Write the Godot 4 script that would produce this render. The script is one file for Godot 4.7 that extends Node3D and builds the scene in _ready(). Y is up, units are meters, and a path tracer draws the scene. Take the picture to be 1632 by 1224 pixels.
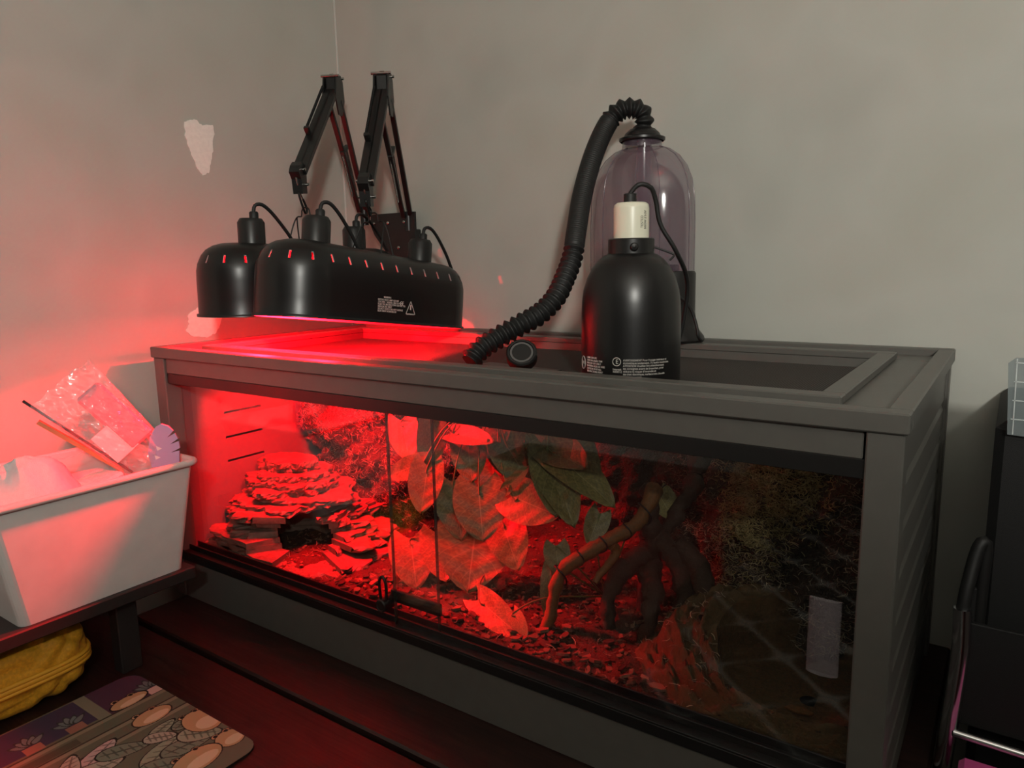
extends Node3D
# A reptile terrarium in the corner of a dim room: red heat lamps over a screen lid, a fogger, a small dome lamp, a bin on a desk riser.
# y = 0 is the top of the stand that carries the terrarium; x runs along the terrarium's front, z comes out of the back wall.

const TOP := 0.4734      # top of the terrarium's frame
const FLOOR := -0.75
const CEILING := 1.72
const LEFT := -0.072     # face of the left wall
const BACK := -0.02      # face of the back wall
const PENDANT := Vector3(1.95, 1.15, 1.93)

var taken := {}
var mats := {}
var tex := {}
var rng := RandomNumberGenerator.new()
var noise := FastNoiseLite.new()

func _ready() -> void:
	rng.seed = 11
	noise.seed = 5
	noise.noise_type = FastNoiseLite.TYPE_SIMPLEX_SMOOTH
	noise.frequency = 1.0
	noise.fractal_octaves = 3
	view_and_light()
	make_textures()
	make_materials()
	room()
	furniture()
	terrarium()
	screen_lid()
	backdrop()
	substrate()
	rock_hide()
	root_pool()
	driftwood()
	plants()
	heat_lamp("heat_lamp", "black oblong twin-socket heat lamp with printed warning label, red glow beneath", Vector3(0.342, 0.649, 0.432), Vector3(0.334, 0.616, 0.174), true)
	heat_lamp("heat_lamp_001", "black oblong twin-socket heat lamp hanging beside the putty-marked wall", Vector3(0.183, 0.653, 0.4376), Vector3(0.171, 0.647, 0.187), false)
	lamp_arms()
	dome_lamp()
	fogger()
	gauge()
	desk_things()
	corner_things()


# ---------------------------------------------------------------- camera, air, lamps of the room

func view_and_light() -> void:
	var cam := Camera3D.new()
	cam.name = "camera"
	cam.fov = 2.0 * rad_to_deg(atan(612.0 / 1154.2))
	cam.near = 0.02
	cam.far = 40.0
	add_child(cam)
	cam.transform = Transform3D(Basis.from_euler(Vector3(-0.16464, 0.60822, -0.02016)), Vector3(1.28739, 0.60922, 1.23887))
	cam.current = true
	var env := Environment.new()
	env.background_mode = Environment.BG_COLOR
	env.background_color = Color(0, 0, 0)
	env.tonemap_mode = Environment.TONE_MAPPER_LINEAR
	env.tonemap_exposure = 1.0
	env.sdfgi_enabled = true
	env.ssao_enabled = true
	env.ssil_enabled = true
	var we := WorldEnvironment.new()
	we.name = "air"
	we.environment = env
	add_child(we)
	# the pendant lamp behind the photographer
	var l := OmniLight3D.new()
	l.name = "pendant_light_glow"
	l.position = PENDANT
	l.light_color = Color(1.0, 0.992, 0.955)
	l.light_energy = 1.95
	l.light_size = 0.065
	l.omni_range = 12.0
	l.omni_attenuation = 2.0
	l.shadow_enabled = true
	add_child(l)

# ---------------------------------------------------------------- helpers

func surf() -> SurfaceTool:
	var st := SurfaceTool.new()
	st.begin(Mesh.PRIMITIVE_TRIANGLES)
	return st

func tri(st: SurfaceTool, a: Vector3, b: Vector3, c: Vector3, na: Vector3, nb: Vector3, nc: Vector3, ua := Vector2.ZERO, ub := Vector2.ZERO, uc := Vector2.ZERO) -> void:
	if (b - a).cross(c - a).dot(na + nb + nc) > 0.0:
		st.set_normal(na); st.set_uv(ua); st.add_vertex(a)
		st.set_normal(nc); st.set_uv(uc); st.add_vertex(c)
		st.set_normal(nb); st.set_uv(ub); st.add_vertex(b)
	else:
		st.set_normal(na); st.set_uv(ua); st.add_vertex(a)
		st.set_normal(nb); st.set_uv(ub); st.add_vertex(b)
		st.set_normal(nc); st.set_uv(uc); st.add_vertex(c)

func flat(st: SurfaceTool, pts: Array, out: Vector3) -> void:
	var n: Vector3 = (pts[1] - pts[0]).cross(pts[2] - pts[0]).normalized()
	if n.dot(out) < 0.0:
		n = -n
	for k in range(1, pts.size() - 1):
		tri(st, pts[0], pts[k], pts[k + 1], n, n, n)

func box(st: SurfaceTool, c: Vector3, s: Vector3, bev := 0.0, turn := Basis()) -> void:
	var h := s * 0.5
	bev = minf(bev, minf(h.x, minf(h.y, h.z)) * 0.9)
	var v := func(g: Vector3, axis: int) -> Vector3:
		var p := Vector3(g.x * (h.x - bev), g.y * (h.y - bev), g.z * (h.z - bev))
		p[axis] = g[axis] * h[axis]
		return c + turn * p
	for axis in 3:
		var b := (axis + 1) % 3
		var d := (axis + 2) % 3
		for sg in [-1.0, 1.0]:
			var ring := []
			for q in [[-1.0, -1.0], [1.0, -1.0], [1.0, 1.0], [-1.0, 1.0]]:
				var g := Vector3.ZERO
				g[axis] = sg; g[b] = q[0]; g[d] = q[1]
				ring.append(v.call(g, axis))
			var o := Vector3.ZERO
			o[axis] = sg
			flat(st, ring, turn * o)
	if bev <= 0.0:
		return
	for axis in 3:
		var b := (axis + 1) % 3
		var d := (axis + 2) % 3
		for sb in [-1.0, 1.0]:
			for sd in [-1.0, 1.0]:
				var g0 := Vector3.ZERO
				g0[axis] = -1.0; g0[b] = sb; g0[d] = sd
				var g1 := g0
				g1[axis] = 1.0
				var o := Vector3.ZERO
				o[b] = sb; o[d] = sd
				flat(st, [v.call(g0, b), v.call(g1, b), v.call(g1, d), v.call(g0, d)], turn * o)
	for sx in [-1.0, 1.0]:
		for sy in [-1.0, 1.0]:
			for sz in [-1.0, 1.0]:
				var g := Vector3(sx, sy, sz)
				flat(st, [v.call(g, 0), v.call(g, 1), v.call(g, 2)], turn * g)

func span(st: SurfaceTool, lo: Vector3, hi: Vector3, bev := 0.0) -> void:
	box(st, (lo + hi) * 0.5, hi - lo, bev)

func bar(st: SurfaceTool, a: Vector3, b: Vector3, w: float, t: float, up := Vector3.UP, bev := 0.0) -> void:
	var z := (b - a).normalized()
	var x := up.cross(z).normalized()
	box(st, (a + b) * 0.5, Vector3(w, t, a.distance_to(b)), bev, Basis(x, z.cross(x), z))

func spline(pts: Array, step := 0.01) -> Array:
	var out := []
	for i in pts.size() - 1:
		var p0: Vector3 = pts[maxi(i - 1, 0)]
		var p1: Vector3 = pts[i]
		var p2: Vector3 = pts[i + 1]
		var p3: Vector3 = pts[mini(i + 2, pts.size() - 1)]
		var n := maxi(2, int(p1.distance_to(p2) / step))
		for k in n:
			out.append(p1.cubic_interpolate(p2, p0, p3, float(k) / n))
	out.append(pts[-1])
	return out

func tube(st: SurfaceTool, pts: Array, rad, n := 10, caps := true, flatten := 1.0) -> void:
	var side := Vector3.RIGHT
	var t0: Vector3 = (pts[1] - pts[0]).normalized()
	if absf(t0.dot(side)) > 0.9:
		side = Vector3.UP
	var rings := []
	var norms := []
	var along := 0.0
	var lengths := []
	for i in pts.size():
		var t: Vector3 = (pts[mini(i + 1, pts.size() - 1)] - pts[maxi(i - 1, 0)]).normalized()
		side = (side - t * side.dot(t)).normalized()
		var other := t.cross(side)
		var r: float = rad[i] if rad is Array else rad
		var slope := 0.0
		if rad is Array:
			var i0 := maxi(i - 1, 0)
			var i1 := mini(i + 1, pts.size() - 1)
			slope = (rad[i1] - rad[i0]) / maxf(pts[i1].distance_to(pts[i0]), 1e-6)
		var ring := []
		var nr := []
		for k in n:
			var a := TAU * k / n
			var d := side * cos(a) + other * sin(a) * flatten
			ring.append(pts[i] + d * r)
			nr.append((d.normalized() - t * slope).normalized())
		rings.append(ring)
		norms.append(nr)
		if i > 0:
			along += pts[i].distance_to(pts[i - 1])
		lengths.append(along)
	for i in pts.size() - 1:
		for k in n:
			var k1 := (k + 1) % n
			var u0 := Vector2(float(k) / n, lengths[i] * 10.0)
			var u1 := Vector2(float(k + 1) / n, lengths[i + 1] * 10.0)
			tri(st, rings[i][k], rings[i][k1], rings[i + 1][k1], norms[i][k], norms[i][k1], norms[i + 1][k1], u0, Vector2(u1.x, u0.y), u1)
			tri(st, rings[i][k], rings[i + 1][k1], rings[i + 1][k], norms[i][k], norms[i + 1][k1], norms[i + 1][k], u0, u1, Vector2(u0.x, u1.y))
	if caps:
		flat(st, rings[0], pts[0] - pts[1])
		flat(st, rings[-1], pts[-1] - pts[-2])

# a profile of (radius, height) turned round the y axis of xf; corners sharper than about 40 degrees stay sharp
func lathe(st: SurfaceTool, prof: Array, xf := Transform3D(), n := 32, sx := 1.0, sz := 1.0) -> void:
	var seg := []
	for i in prof.size() - 1:
		var d: Vector2 = (prof[i + 1] - prof[i]).normalized()
		seg.append(Vector2(d.y, -d.x))
	for i in prof.size() - 1:
		var na: Vector2 = seg[i]
		var nb: Vector2 = seg[i]
		if i > 0 and seg[i - 1].dot(seg[i]) > 0.75:
			na = (seg[i - 1] + seg[i]).normalized()
		if i < seg.size() - 1 and seg[i + 1].dot(seg[i]) > 0.75:
			nb = (seg[i + 1] + seg[i]).normalized()
		for k in n:
			var p := []
			var q := []
			for j in [k, k + 1]:
				var a: float = TAU * j / n
				var c := Vector3(sin(a), 0, cos(a))
				for e in [[prof[i], na], [prof[i + 1], nb]]:
					p.append(xf * Vector3(c.x * e[0].x * sx, e[0].y, c.z * e[0].x * sz))
					q.append((xf.basis * Vector3(c.x * e[1].x / sx, e[1].y, c.z * e[1].x / sz)).normalized())
			if prof[i].x > 1e-6:
				tri(st, p[0], p[1], p[2], q[0], q[1], q[2])
			if prof[i + 1].x > 1e-6:
				tri(st, p[2], p[1], p[3], q[2], q[1], q[3])

func extrude(st: SurfaceTool, poly: PackedVector2Array, depth: float, xf := Transform3D()) -> void:
	var idx := Geometry2D.triangulate_polygon(poly)
	var f := func(p: Vector2, z: float) -> Vector3: return xf * Vector3(p.x, p.y, z)
	var up := xf.basis.z.normalized()
	for i in range(0, idx.size(), 3):
		for e in [[depth * 0.5, 1.0], [-depth * 0.5, -1.0]]:
			var n: Vector3 = up * e[1]
			var uv := [poly[idx[i]], poly[idx[i + 1]], poly[idx[i + 2]]]
			tri(st, f.call(uv[0], e[0]), f.call(uv[1], e[0]), f.call(uv[2], e[0]), n, n, n, uv[0], uv[1], uv[2])
	var cw := 1.0 if Geometry2D.is_polygon_clockwise(poly) else -1.0
	for i in poly.size():
		var a := poly[i]
		var b := poly[(i + 1) % poly.size()]
		var d := (b - a).normalized()
		flat(st, [f.call(a, depth * 0.5), f.call(b, depth * 0.5), f.call(b, -depth * 0.5), f.call(a, -depth * 0.5)], xf.basis * Vector3(-d.y * cw, d.x * cw, 0))

# a sheet of rows of points, smooth; out says which way it faces near its middle
func sheet(st: SurfaceTool, rows: Array, wrap := false, out := Vector3.ZERO) -> void:
	var nr := rows.size()
	var nc: int = rows[0].size()
	var norms := []
	for i in nr:
		var line := []
		for j in nc:
			var i0 := maxi(i - 1, 0)
			var i1 := mini(i + 1, nr - 1)
			var j0 := (j - 1 + nc) % nc if wrap else maxi(j - 1, 0)
			var j1 := (j + 1) % nc if wrap else mini(j + 1, nc - 1)
			var n: Vector3 = (rows[i1][j] - rows[i0][j]).cross(rows[i][j1] - rows[i][j0])
			line.append(n.normalized() if n.length() > 1e-12 else Vector3.UP)
		norms.append(line)
	var turn := 1.0
	if out != Vector3.ZERO and norms[nr / 2][nc / 2].dot(out) < 0.0:
		turn = -1.0
	for i in nr - 1:
		for j in (nc if wrap else nc - 1):
			var j1 := (j + 1) % nc
			var u := [Vector2(float(j) / (nc - 1), float(i) / (nr - 1)), Vector2(float(j + 1) / (nc - 1), float(i) / (nr - 1)), Vector2(float(j + 1) / (nc - 1), float(i + 1) / (nr - 1)), Vector2(float(j) / (nc - 1), float(i + 1) / (nr - 1))]
			var a: Vector3 = norms[i][j] * turn
			var b: Vector3 = norms[i][j1] * turn
			var c: Vector3 = norms[i + 1][j1] * turn
			var d: Vector3 = norms[i + 1][j] * turn
			tri(st, rows[i][j], rows[i][j1], rows[i + 1][j1], a, b, c, u[0], u[1], u[2])
			tri(st, rows[i][j], rows[i + 1][j1], rows[i + 1][j], a, c, d, u[0], u[2], u[3])

func fresh(called: String) -> String:
	taken[called] = taken.get(called, -1) + 1
	return called if taken[called] == 0 else "%s_%03d" % [called, taken[called]]

# commits a surface as one named mesh; under a thing built in room coordinates it is shifted back by the thing's place
func put(st: SurfaceTool, called: String, m: Material, parent: Node3D = null) -> MeshInstance3D:
	return place(st.commit(), called, m, parent)

func place(mesh: Mesh, called: String, m: Material, parent: Node3D = null) -> MeshInstance3D:
	var o := MeshInstance3D.new()
	o.name = called
	o.mesh = mesh
	o.material_override = m
	if parent == null:
		add_child(o, true)
	else:
		parent.add_child(o, true)
		if parent.has_meta("in_room"):
			o.position = -parent.position
	return o

func tag(o: Node3D, label: String, category: String, group := "") -> void:
	o.set_meta("label", label)
	o.set_meta("category", category)
	if group:
		o.set_meta("group", group)

func thing(called: String, label: String, category: String, base: Vector3, group := "", in_room := true) -> Node3D:
	var o := Node3D.new()
	o.name = fresh(called)
	add_child(o)
	o.position = base
	tag(o, label, category, group)
	if in_room:
		o.set_meta("in_room", true)
	return o

# a thing that is a single mesh, authored in room coordinates, its origin moved to its base
func solo(st: SurfaceTool, called: String, m: Material, base: Vector3, label: String, category: String, group := "") -> MeshInstance3D:
	var s2 := SurfaceTool.new()
	s2.append_from(st.commit(), 0, Transform3D(Basis(), -base))
	var o := place(s2.commit(), fresh(called), m)
	o.position = base
	tag(o, label, category, group)
	return o

func struct(st: SurfaceTool, called: String, m: Material) -> MeshInstance3D:
	var o := put(st, called, m)
	o.set_meta("kind", "structure")
	return o

func bulb_light(parent: Node3D, at: Vector3, color: Color, energy: float, size: float) -> void:
	var l := OmniLight3D.new()
	l.name = "lamp_light"
	l.light_color = color
	l.light_energy = energy
	l.light_size = size
	l.omni_range = 8.0
	l.omni_attenuation = 2.0
	l.shadow_enabled = true
	parent.add_child(l, true)
	l.position = at

func nz(x: float, y: float, z: float) -> float:
	return noise.get_noise_3d(x, y, z)

# ---------------------------------------------------------------- textures and materials

func ramp(cols: Array) -> Gradient:
	var g := Gradient.new()
	var offs := PackedFloat32Array()
	var cc := PackedColorArray()
	for i in cols.size():
		offs.append(float(i) / (cols.size() - 1))
		cc.append(cols[i])
	g.offsets = offs
	g.colors = cc
	return g

func noise_tex(called: String, freq: float, cols: Array, oct := 4, size := 512, kind := FastNoiseLite.TYPE_SIMPLEX_SMOOTH) -> void:
	var f := FastNoiseLite.new()
	f.noise_type = kind
	f.seed = called.hash() % 1000
	f.frequency = freq
	f.fractal_octaves = oct
	var t := NoiseTexture2D.new()
	t.width = size
	t.height = size
	t.seamless = true
	t.noise = f
	if cols.size():
		t.color_ramp = ramp(cols)
	tex[called] = t

func make_textures() -> void:
	noise_tex("grit", 0.06, [])
	noise_tex("roller", 0.03, [])
	noise_tex("paint", 0.006, [Color(0.95, 0.95, 0.95), Color(1, 1, 1), Color(0.97, 0.965, 0.955)], 3)
	noise_tex("peat", 0.02, [Color(0.28, 0.22, 0.17), Color(0.55, 0.44, 0.34), Color(0.36, 0.30, 0.22), Color(0.72, 0.60, 0.46)], 5)
	noise_tex("slate", 0.012, [Color(0.50, 0.46, 0.42), Color(0.72, 0.66, 0.60), Color(0.60, 0.56, 0.52)], 5)
	noise_tex("root", 0.02, [Color(0.36, 0.27, 0.16), Color(0.58, 0.44, 0.27), Color(0.44, 0.38, 0.22), Color(0.68, 0.52, 0.32)], 4)
	noise_tex("dust", 0.03, [Color(0.8, 0.8, 0.8), Color(1, 1, 1)], 5)
	noise_tex("soft", 0.02, [Color(0.95, 0.95, 0.95), Color(1, 1, 1)], 4)
	# dark wood: long grain along u
	var wood := Image.create(512, 512, false, Image.FORMAT_RGB8)
	for y in 512:
		for x in 512:
			var g := nz(x * 0.004, y * 0.09, 3.0) * 0.5 + nz(x * 0.02, y * 0.35, 9.0) * 0.5
			var k := clampf(0.5 + g * 0.9, 0.0, 1.0)
			wood.set_pixel(x, y, Color(0.10, 0.058, 0.05).lerp(Color(0.21, 0.125, 0.105), k))
	tex.wood = ImageTexture.create_from_image(wood)
	var wb := Image.create(256, 256, false, Image.FORMAT_RGB8)
	for y in 256:
		for x in 256:
			var g := clampf(0.5 + 0.6 * nz(x * 0.008, y * 0.5, 4.0), 0, 1)
			wb.set_pixel(x, y, Color(g, g, g))
	tex.wood_relief = ImageTexture.create_from_image(wb)
	# a leaf: midrib and side veins paler than the blade
	var leaf := Image.create(128, 256, false, Image.FORMAT_RGB8)
	for y in 256:
		for x in 128:
			var v := absf(x / 64.0 - 1.0)
			var t := y / 256.0
			var vein := clampf(1.0 - v / 0.035, 0.0, 1.0)
			var s := fposmod((t - v * 0.35) * 6.5, 1.0)
			vein = maxf(vein, clampf(1.0 - absf(s - 0.5) / 0.05, 0.0, 1.0) * 0.75)
			var cell := clampf(0.5 + nz(x * 0.09, y * 0.09, 2.0), 0.0, 1.0)
			var c := Color(0.33, 0.32, 0.16).lerp(Color(0.46, 0.43, 0.23), cell)
			leaf.set_pixel(x, y, c.lerp(Color(0.64, 0.60, 0.42), vein * 0.7))
	tex.leaf = ImageTexture.create_from_image(leaf)
	# trellis rug: pale ogee lines on black pile
	var rug := Image.create(256, 256, false, Image.FORMAT_RGB8)
	for y in 256:
		for x in 256:
			var u := x / 256.0 * TAU
			var v := y / 256.0 * TAU
			var w := cos(u + 0.32 * sin(2.0 * v)) + cos(v + 0.32 * sin(2.0 * u))
			var line := clampf(1.35 - absf(w) / 0.12, 0.0, 1.0)
			var fuzz := 0.85 + 0.3 * nz(x * 0.4, y * 0.4, 1.0)
			rug.set_pixel(x, y, Color(0.05, 0.047, 0.045).lerp(Color(0.58, 0.57, 0.55), line) * fuzz)
	tex.rug = ImageTexture.create_from_image(rug)
	tex.mat = ImageTexture.create_from_image(desk_mat_print())

func blob(im: Image, c: Vector2, r: Vector2, turn: float, col: Color, edge := Color(0.13, 0.09, 0.08), pinch := 0.0) -> void:
	var m := int(maxf(r.x, r.y) + 4)
	for y in range(maxi(0, int(c.y) - m), mini(im.get_height(), int(c.y) + m)):
		for x in range(maxi(0, int(c.x) - m), mini(im.get_width(), int(c.x) + m)):
			var d := (Vector2(x, y) - c).rotated(-turn)
			var ry := r.y * (1.0 - pinch * clampf(d.x / r.x, -1.0, 1.0))
			var k := sqrt(pow(d.x / r.x, 2.0) + pow(d.y / maxf(ry, 1.0), 2.0))
			if k < 1.0:
				im.set_pixel(x, y, edge if (1.0 - k) * minf(r.x, ry) < 1.6 else col)

# a cosy potting-shed drawing: night windows, shelves, potted plants, plain frogs and big leaves with dark outlines
func desk_mat_print() -> Image:
	var im := Image.create(420, 420, false, Image.FORMAT_RGB8)
	im.fill(Color(0.43, 0.42, 0.35))
	im.fill_rect(Rect2i(322, 0, 98, 112), Color(0.34, 0.22, 0.30))
	im.fill_rect(Rect2i(140, 4, 160, 98), Color(0.27, 0.23, 0.33))
	im.fill_rect(Rect2i(300, 0, 22, 118), Color(0.54, 0.52, 0.44))
	im.fill_rect(Rect2i(120, 0, 20, 118), Color(0.54, 0.52, 0.44))
	for y in [108, 150, 190]:
		im.fill_rect(Rect2i(0, y, 420, 4), Color(0.25, 0.22, 0.18))
		im.fill_rect(Rect2i(0, y + 4, 420, 10), Color(0.56, 0.53, 0.44))
	im.fill_rect(Rect2i(130, 128, 120, 20), Color(0.33, 0.32, 0.26))
	for p in [[266, 100], [196, 100], [412, 104]]:
		im.fill_rect(Rect2i(p[0] - 15, p[1] - 18, 30, 24), Color(0.64, 0.44, 0.38) if p[0] < 400 else Color(0.86, 0.72, 0.68))
		for a in 5:
			blob(im, Vector2(p[0] + (a - 2) * 8, p[1] - 32 - (2 - absi(a - 2)) * 5), Vector2(17, 7), -PI / 2 + (a - 2) * 0.45, Color(0.47, 0.50, 0.50), Color(0.2, 0.2, 0.2), 0.4)
	var skin := Color(0.80, 0.63, 0.47)
	# leaves first, frogs over them
	for q in [[250, 205, 46, 20, -0.5], [225, 240, 50, 22, 0.2], [280, 230, 44, 20, 0.5], [205, 200, 40, 18, -1.0], [318, 290, 50, 24, -0.4], [352, 310, 48, 22, 0.2], [300, 330, 46, 22, 0.6], [352, 228, 30, 14, -0.3], [384, 246, 28, 15, -0.2], [335, 250, 30, 16, 0.7], [380, 300, 40, 22, 0.8], [180, 300, 52, 24, -0.3], [150, 340, 52, 24, 0.3], [240, 380, 54, 24, 0.1], [100, 260, 46, 20, 0.5]]:
		var i := int(q[0] + q[1])
		var c: Color = [Color(0.62, 0.64, 0.55), Color(0.72, 0.67, 0.60), Color(0.50, 0.53, 0.46), Color(0.82, 0.68, 0.66)][i % 4]
		blob(im, Vector2(q[0], q[1]), Vector2(q[2], q[3]), q[4], c, Color(0.14, 0.11, 0.10), 0.3)
		for v in 5:
			var d: Vector2 = Vector2(-0.6 + v * 0.3, 0.0) * q[2]
			blob(im, Vector2(q[0], q[1]) + d.rotated(q[4]), Vector2(q[3] * 0.75, 1.6), q[4] + 1.1, c.darkened(0.3), c.darkened(0.3))
		blob(im, Vector2(q[0], q[1]), Vector2(q[2] * 0.85, 1.8), q[4], c.darkened(0.35), c.darkened(0.35))
	for f in [[362, 92, 38, 19], [361, 176, 38, 24], [404, 268, 32, 42], [402, 356, 26, 26], [337, 360, 46, 30], [120, 180, 40, 24], [60, 330, 40, 26]]:
		for e in [-0.5, 0.3]:
			blob(im, Vector2(f[0] + f[2] * e, f[1] - f[3] * 0.88), Vector2(9, 8), 0.0, skin)
		blob(im, Vector2(f[0], f[1]), Vector2(f[2], f[3]), -0.08, skin)
		blob(im, Vector2(f[0] + f[2] * 0.1, f[1] + f[3] * 0.3), Vector2(f[2] * 0.65, f[3] * 0.45), -0.1, Color(0.90, 0.77, 0.64), Color(0.90, 0.77, 0.64))
		for e in [-0.5, 0.3]:
			blob(im, Vector2(f[0] + f[2] * e, f[1] - f[3] * 0.92), Vector2(4, 4), 0.0, Color(0.1, 0.07, 0.06))
	return im

func mat(called: String, col: Color, rough := 0.6, metal := 0.0, grain := "", grain_scale := 6.0, relief := 0.0, relief_tex := "grit") -> StandardMaterial3D:
	var m := StandardMaterial3D.new()
	m.resource_name = called
	m.albedo_color = col
	m.roughness = rough
	m.metallic = metal
	if grain or relief > 0.0:
		m.uv1_triplanar = true
		m.uv1_scale = Vector3.ONE * grain_scale
	if grain:
		m.albedo_texture = tex[grain]
	if relief > 0.0:
		m.heightmap_enabled = true
		m.heightmap_texture = tex[relief_tex]
		m.heightmap_scale = relief
	mats[called] = m
	return m

func pane_mat(called: String, col: Color, alpha: float, rough := 0.02) -> StandardMaterial3D:
	var m := mat(called, Color(col.r, col.g, col.b, alpha), rough)
	m.transparency = BaseMaterial3D.TRANSPARENCY_ALPHA
	return m

func make_materials() -> void:
	mat("wall", Color(0.725, 0.725, 0.695), 0.75, 0.0, "paint", 0.9, 0.05, "roller")
	mat("putty", Color(0.97, 0.96, 0.93), 0.9, 0.0, "soft", 8.0)
	mat("caulk", Color(0.77, 0.765, 0.74), 0.7)
	mat("ceiling", Color(0.86, 0.85, 0.82), 0.9)
	mat("floor", Color(0.17, 0.13, 0.11), 0.5)
	mats.floor.albedo_texture = tex.wood
	mats.floor.albedo_color = Color.WHITE
	mats.floor.uv1_triplanar = true
	mat("lamp_glass", Color(0.95, 0.93, 0.88), 0.5)
	mats.lamp_glass.emission_enabled = true
	mats.lamp_glass.emission = Color(1.0, 0.94, 0.86)
	mats.lamp_glass.emission_energy_multiplier = 3.0
	mat("white_metal", Color(0.85, 0.85, 0.83), 0.4)
	var w := mat("wood", Color.WHITE, 0.42)
	w.albedo_texture = tex.wood
	w.uv1_triplanar = true
	w.uv1_scale = Vector3(2.2, 2.2, 2.2)
	w.heightmap_enabled = true
	w.heightmap_texture = tex.wood_relief
	w.heightmap_scale = 0.03
	w.metallic_specular = 0.45
	mat("riser", Color(0.16, 0.135, 0.13), 0.5)
	mat("frame", Color(0.37, 0.362, 0.345), 0.42, 0.0, "soft", 3.0)
	mat("liner", Color(0.36, 0.35, 0.345), 0.55)
	mat("black_plastic", Color(0.085, 0.08, 0.08), 0.42)
	mat("matte_black", Color(0.075, 0.070, 0.072), 0.33)
	mat("satin_black", Color(0.10, 0.095, 0.095), 0.36)
	mat("rubber", Color(0.085, 0.083, 0.083), 0.55)
	mat("reflector", Color(0.74, 0.735, 0.73), 0.6)
	mat("screen_wire", Color(0.34, 0.33, 0.32), 0.35, 0.7)
	mat("steel", Color(0.70, 0.69, 0.67), 0.25, 1.0)
	mat("chrome", Color(0.82, 0.82, 0.83), 0.16, 1.0)
	mat("ceramic", Color(0.87, 0.86, 0.78), 0.35)
	mat("print", Color(0.82, 0.80, 0.77), 0.7)
	mat("dark_print", Color(0.15, 0.14, 0.13), 0.7)
	pane_mat("pane", Color(0.3, 0.36, 0.33), 0.004)
	pane_mat("pane_edge", Color(0.24, 0.29, 0.27), 0.6, 0.2)
	pane_mat("frosted", Color(0.52, 0.49, 0.51), 0.5, 0.24)
	pane_mat("bottle", Color(0.46, 0.38, 0.44), 0.38, 0.10)
	pane_mat("film", Color(0.86, 0.80, 0.80), 0.16, 0.08)
	mat("peat", Color(0.44, 0.38, 0.33), 0.95, 0.0, "peat", 7.0, 0.5)
	mat("bark", Color(0.50, 0.38, 0.31), 0.9, 0.0, "peat", 10.0, 0.2)
	var v := mat("strand", Color.WHITE, 0.85)
	v.vertex_color_use_as_albedo = true
	mat("slate", Color(0.62, 0.57, 0.54), 0.55, 0.0, "slate", 9.0, 0.35, "slate")
	mat("root", Color(0.56, 0.52, 0.40), 0.8, 0.0, "root", 9.0, 0.4, "root")
	mat("driftwood", Color(0.78, 0.64, 0.47), 0.75, 0.0, "root", 12.0, 0.15, "root")
	mat("dark_root", Color(0.36, 0.29, 0.24), 0.8, 0.0, "root", 12.0, 0.3, "root")
	mat("wire", Color(0.05, 0.05, 0.05), 0.5)
	var l := mat("leaf", Color.WHITE, 0.5)
	l.albedo_texture = tex.leaf
	l.backlight_enabled = true
	l.backlight = Color(0.25, 0.30, 0.12)
	mat("stem", Color(0.34, 0.38, 0.18), 0.6)
	var b := mat("red_bulb", Color(0.8, 0.12, 0.10), 0.3)
	b.emission_enabled = true
	b.emission = Color(1.0, 0.22, 0.14)
	b.emission_energy_multiplier = 4.0
	mat("dark_bulb", Color(0.35, 0.03, 0.03), 0.15)
	mat("bin", Color(0.80, 0.79, 0.775), 0.45, 0.0, "soft", 2.0)
	mat("cloth", Color(0.84, 0.80, 0.80), 0.95, 0.0, "soft", 14.0, 0.03)
	mat("paper", Color(0.86, 0.83, 0.84), 0.8)
	mat("lavender", Color(0.64, 0.60, 0.74), 0.6)
	mat("tan", Color(0.66, 0.48, 0.32), 0.6)
	mat("pink", Color(0.86, 0.36, 0.62), 0.45)
	mat("rose", Color(0.86, 0.50, 0.55), 0.6)
	var y := mat("quilt", Color(0.95, 0.68, 0.14), 0.65, 0.0, "dust", 10.0, 0.03)
	y.rim_enabled = true
	y.rim = 0.3
	mat("zip", Color(0.90, 0.65, 0.18), 0.5)
	var dm := mat("desk_mat", Color(0.95, 0.95, 0.95), 0.6)
	dm.albedo_texture = tex.mat
	mat("rug", Color.WHITE, 0.95)
	mats.rug.albedo_texture = tex.rug
	mats.rug.uv1_scale = Vector3(3, 9, 1)
	mat("rug_back", Color(0.07, 0.065, 0.06), 0.95)
	mat("bag_black", Color(0.075, 0.075, 0.078), 0.7, 0.0, "", 30.0, 0.02)
	pane_mat("acrylic", Color(0.56, 0.60, 0.61), 0.5, 0.15)
	mat("grid_line", Color(0.80, 0.82, 0.82), 0.5)

# ---------------------------------------------------------------- the room

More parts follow.
